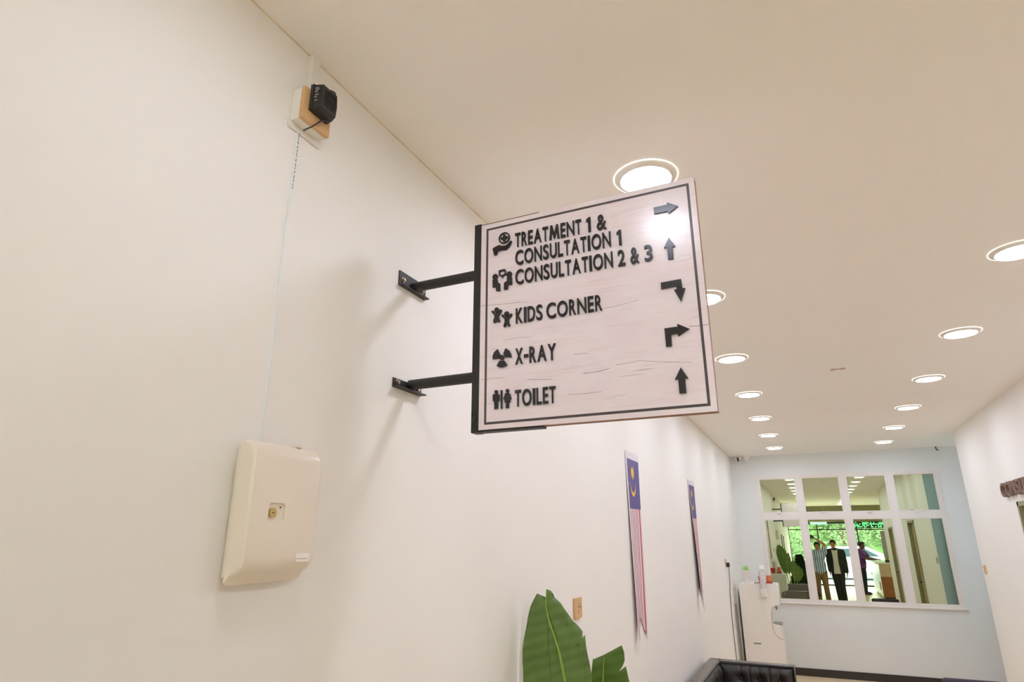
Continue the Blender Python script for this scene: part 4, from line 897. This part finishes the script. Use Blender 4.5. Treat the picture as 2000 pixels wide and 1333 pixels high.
# photographer: both hands raised to the camera beside the lens
person('person in a blue and white striped shirt and tan trousers, raising a black camera', (-.04, -.52, 0), 0, dict(
    head=V_((.01, .02, 1.545)), neck=V_((.01, 0, 1.42)), sh_l=V_((-.165, 0, 1.355)), sh_r=V_((.175, 0, 1.365)),
    el_l=V_((-.25, .17, 1.50)), wr_l=V_((-.14, .30, 1.72)), el_r=V_((.20, .13, 1.60)), wr_r=V_((-.02, .29, 1.76)),
    hd_l=V_((.25, .25, .9)), pn_l=V_((.9, .1, -.2)), hd_r=V_((-.7, .2, .5)), pn_r=V_((-.3, .3, -.9)),
    hip_l=V_((-.085, 0, .86)), hip_r=V_((.085, 0, .86)), kn_l=V_((-.10, .03, .47)), kn_r=V_((.10, .02, .47)), an_l=V_((-.11, -.01, .085)), an_r=V_((.12, -.01, .085)),
    to_l=V_((-.13, .15, .035)), to_r=V_((.14, .15, .035)), curl=V_((.9, 0, 0))), SKIN1, [(striped('striped_cloth', (232, 232, 232), (92, 142, 196), 5.5), .022, .55, 'shirt')], (mat('tan_cotton', (150, 118, 82), .8), .95), mat('brown_shoe', (84, 64, 50), .5))
pc = thing('photo_camera', 'black camera held up in the striped-shirt person\'s hands', 'camera', (-.15, -.19, 1.80))
obj('camera_body', MB().box(-.065, .065, -.03, .03, -.045, .045, .008).box(-.022, .022, -.025, .02, .045, .07, .006), BLACKP, pc)
obj('lens', MB().cyl((0, .03, 0), 'y', .035, .06, 24), BLACKP, pc, True); obj('front_element', MB().cyl((0, .0895, 0), 'y', .028, .001, 24), mat('lens_glass', (30, 34, 44), .05), pc, True)
def jacket_extra(t, j):
    m = MB().prism([(-.075, 1.455), (-.03, 1.43), (.03, 1.43), (.075, 1.455), (.060, 1.15), (.085, .80), (-.085, .80), (-.060, 1.15)], .085, .142, lambda a, b, d: Vector((a, d, b)))
    obj('shirt_front', m, mat('white_shirt', (226, 220, 208), .7), t)
person('person in a dark open jacket over a white shirt, standing beside the photographer', (.42, -.62, 0), math.radians(8), dict(
    head=V_((-.03, .02, 1.60)), neck=V_((-.02, 0, 1.47)), sh_l=V_((-.18, 0, 1.40)), sh_r=V_((.18, 0, 1.39)), el_l=V_((-.205, -.02, 1.10)), el_r=V_((.215, -.02, 1.09)), wr_l=V_((-.19, .08, .86)), wr_r=V_((.235, .05, .84)),
    hd_l=V_((0, .15, -1)), pn_l=V_((1, 0, 0)), hd_r=V_((0, .1, -1)), pn_r=V_((-1, 0, 0)),
    hip_l=V_((-.085, 0, .88)), hip_r=V_((.085, 0, .88)), kn_l=V_((-.06, .02, .48)), kn_r=V_((.07, .03, .48)), an_l=V_((-.03, 0, .085)), an_r=V_((.08, 0, .085)), to_l=V_((-.06, .16, .035)), to_r=V_((.10, .16, .035)), curl=V_((.5, 0, 0))),
    SKIN1, [(mat('white_shirt', (226, 220, 208), .7), .012, .5, 'shirt'), (mat('dark_olive_wool', (46, 48, 38), .8), .019, 1.92, 'jacket')], (MATS['dark_olive_wool'], .96), mat('tan_shoe', (140, 104, 80), .5), None, jacket_extra)
person('person in a purple polo shirt and dark trousers leaning on the reception counter', (1.22, -4.1, 0), math.radians(-75), dict(
    head=V_((0, .09, 1.53)), neck=V_((0, .04, 1.40)), sh_l=V_((-.20, .03, 1.33)), sh_r=V_((.20, .03, 1.33)), el_l=V_((-.24, .20, 1.13)), el_r=V_((.24, .20, 1.13)), wr_l=V_((-.16, .43, 1.10)), wr_r=V_((.16, .42, 1.10)),
    hd_l=V_((.3, 1, 0)), pn_l=V_((0, 0, -1)), hd_r=V_((-.3, 1, 0)), pn_r=V_((0, 0, -1)),
    hip_l=V_((-.09, -.02, .84)), hip_r=V_((.09, -.02, .84)), kn_l=V_((-.10, .02, .45)), kn_r=V_((.10, .0, .45)), an_l=V_((-.11, -.03, .085)), an_r=V_((.11, -.03, .085)), to_l=V_((-.13, .13, .035)), to_r=V_((.13, .13, .035)), curl=V_((.25, 0, 0)), girth=V_((1.18, 0, 0))),
    SKIN2, [(mat('purple_jersey', (104, 50, 122), .7, var=.25, scale=6), .02, .7, 'shirt')], (mat('dark_denim', (34, 36, 44), .8), .95), mat('dark_shoe', (60, 44, 38), .5))
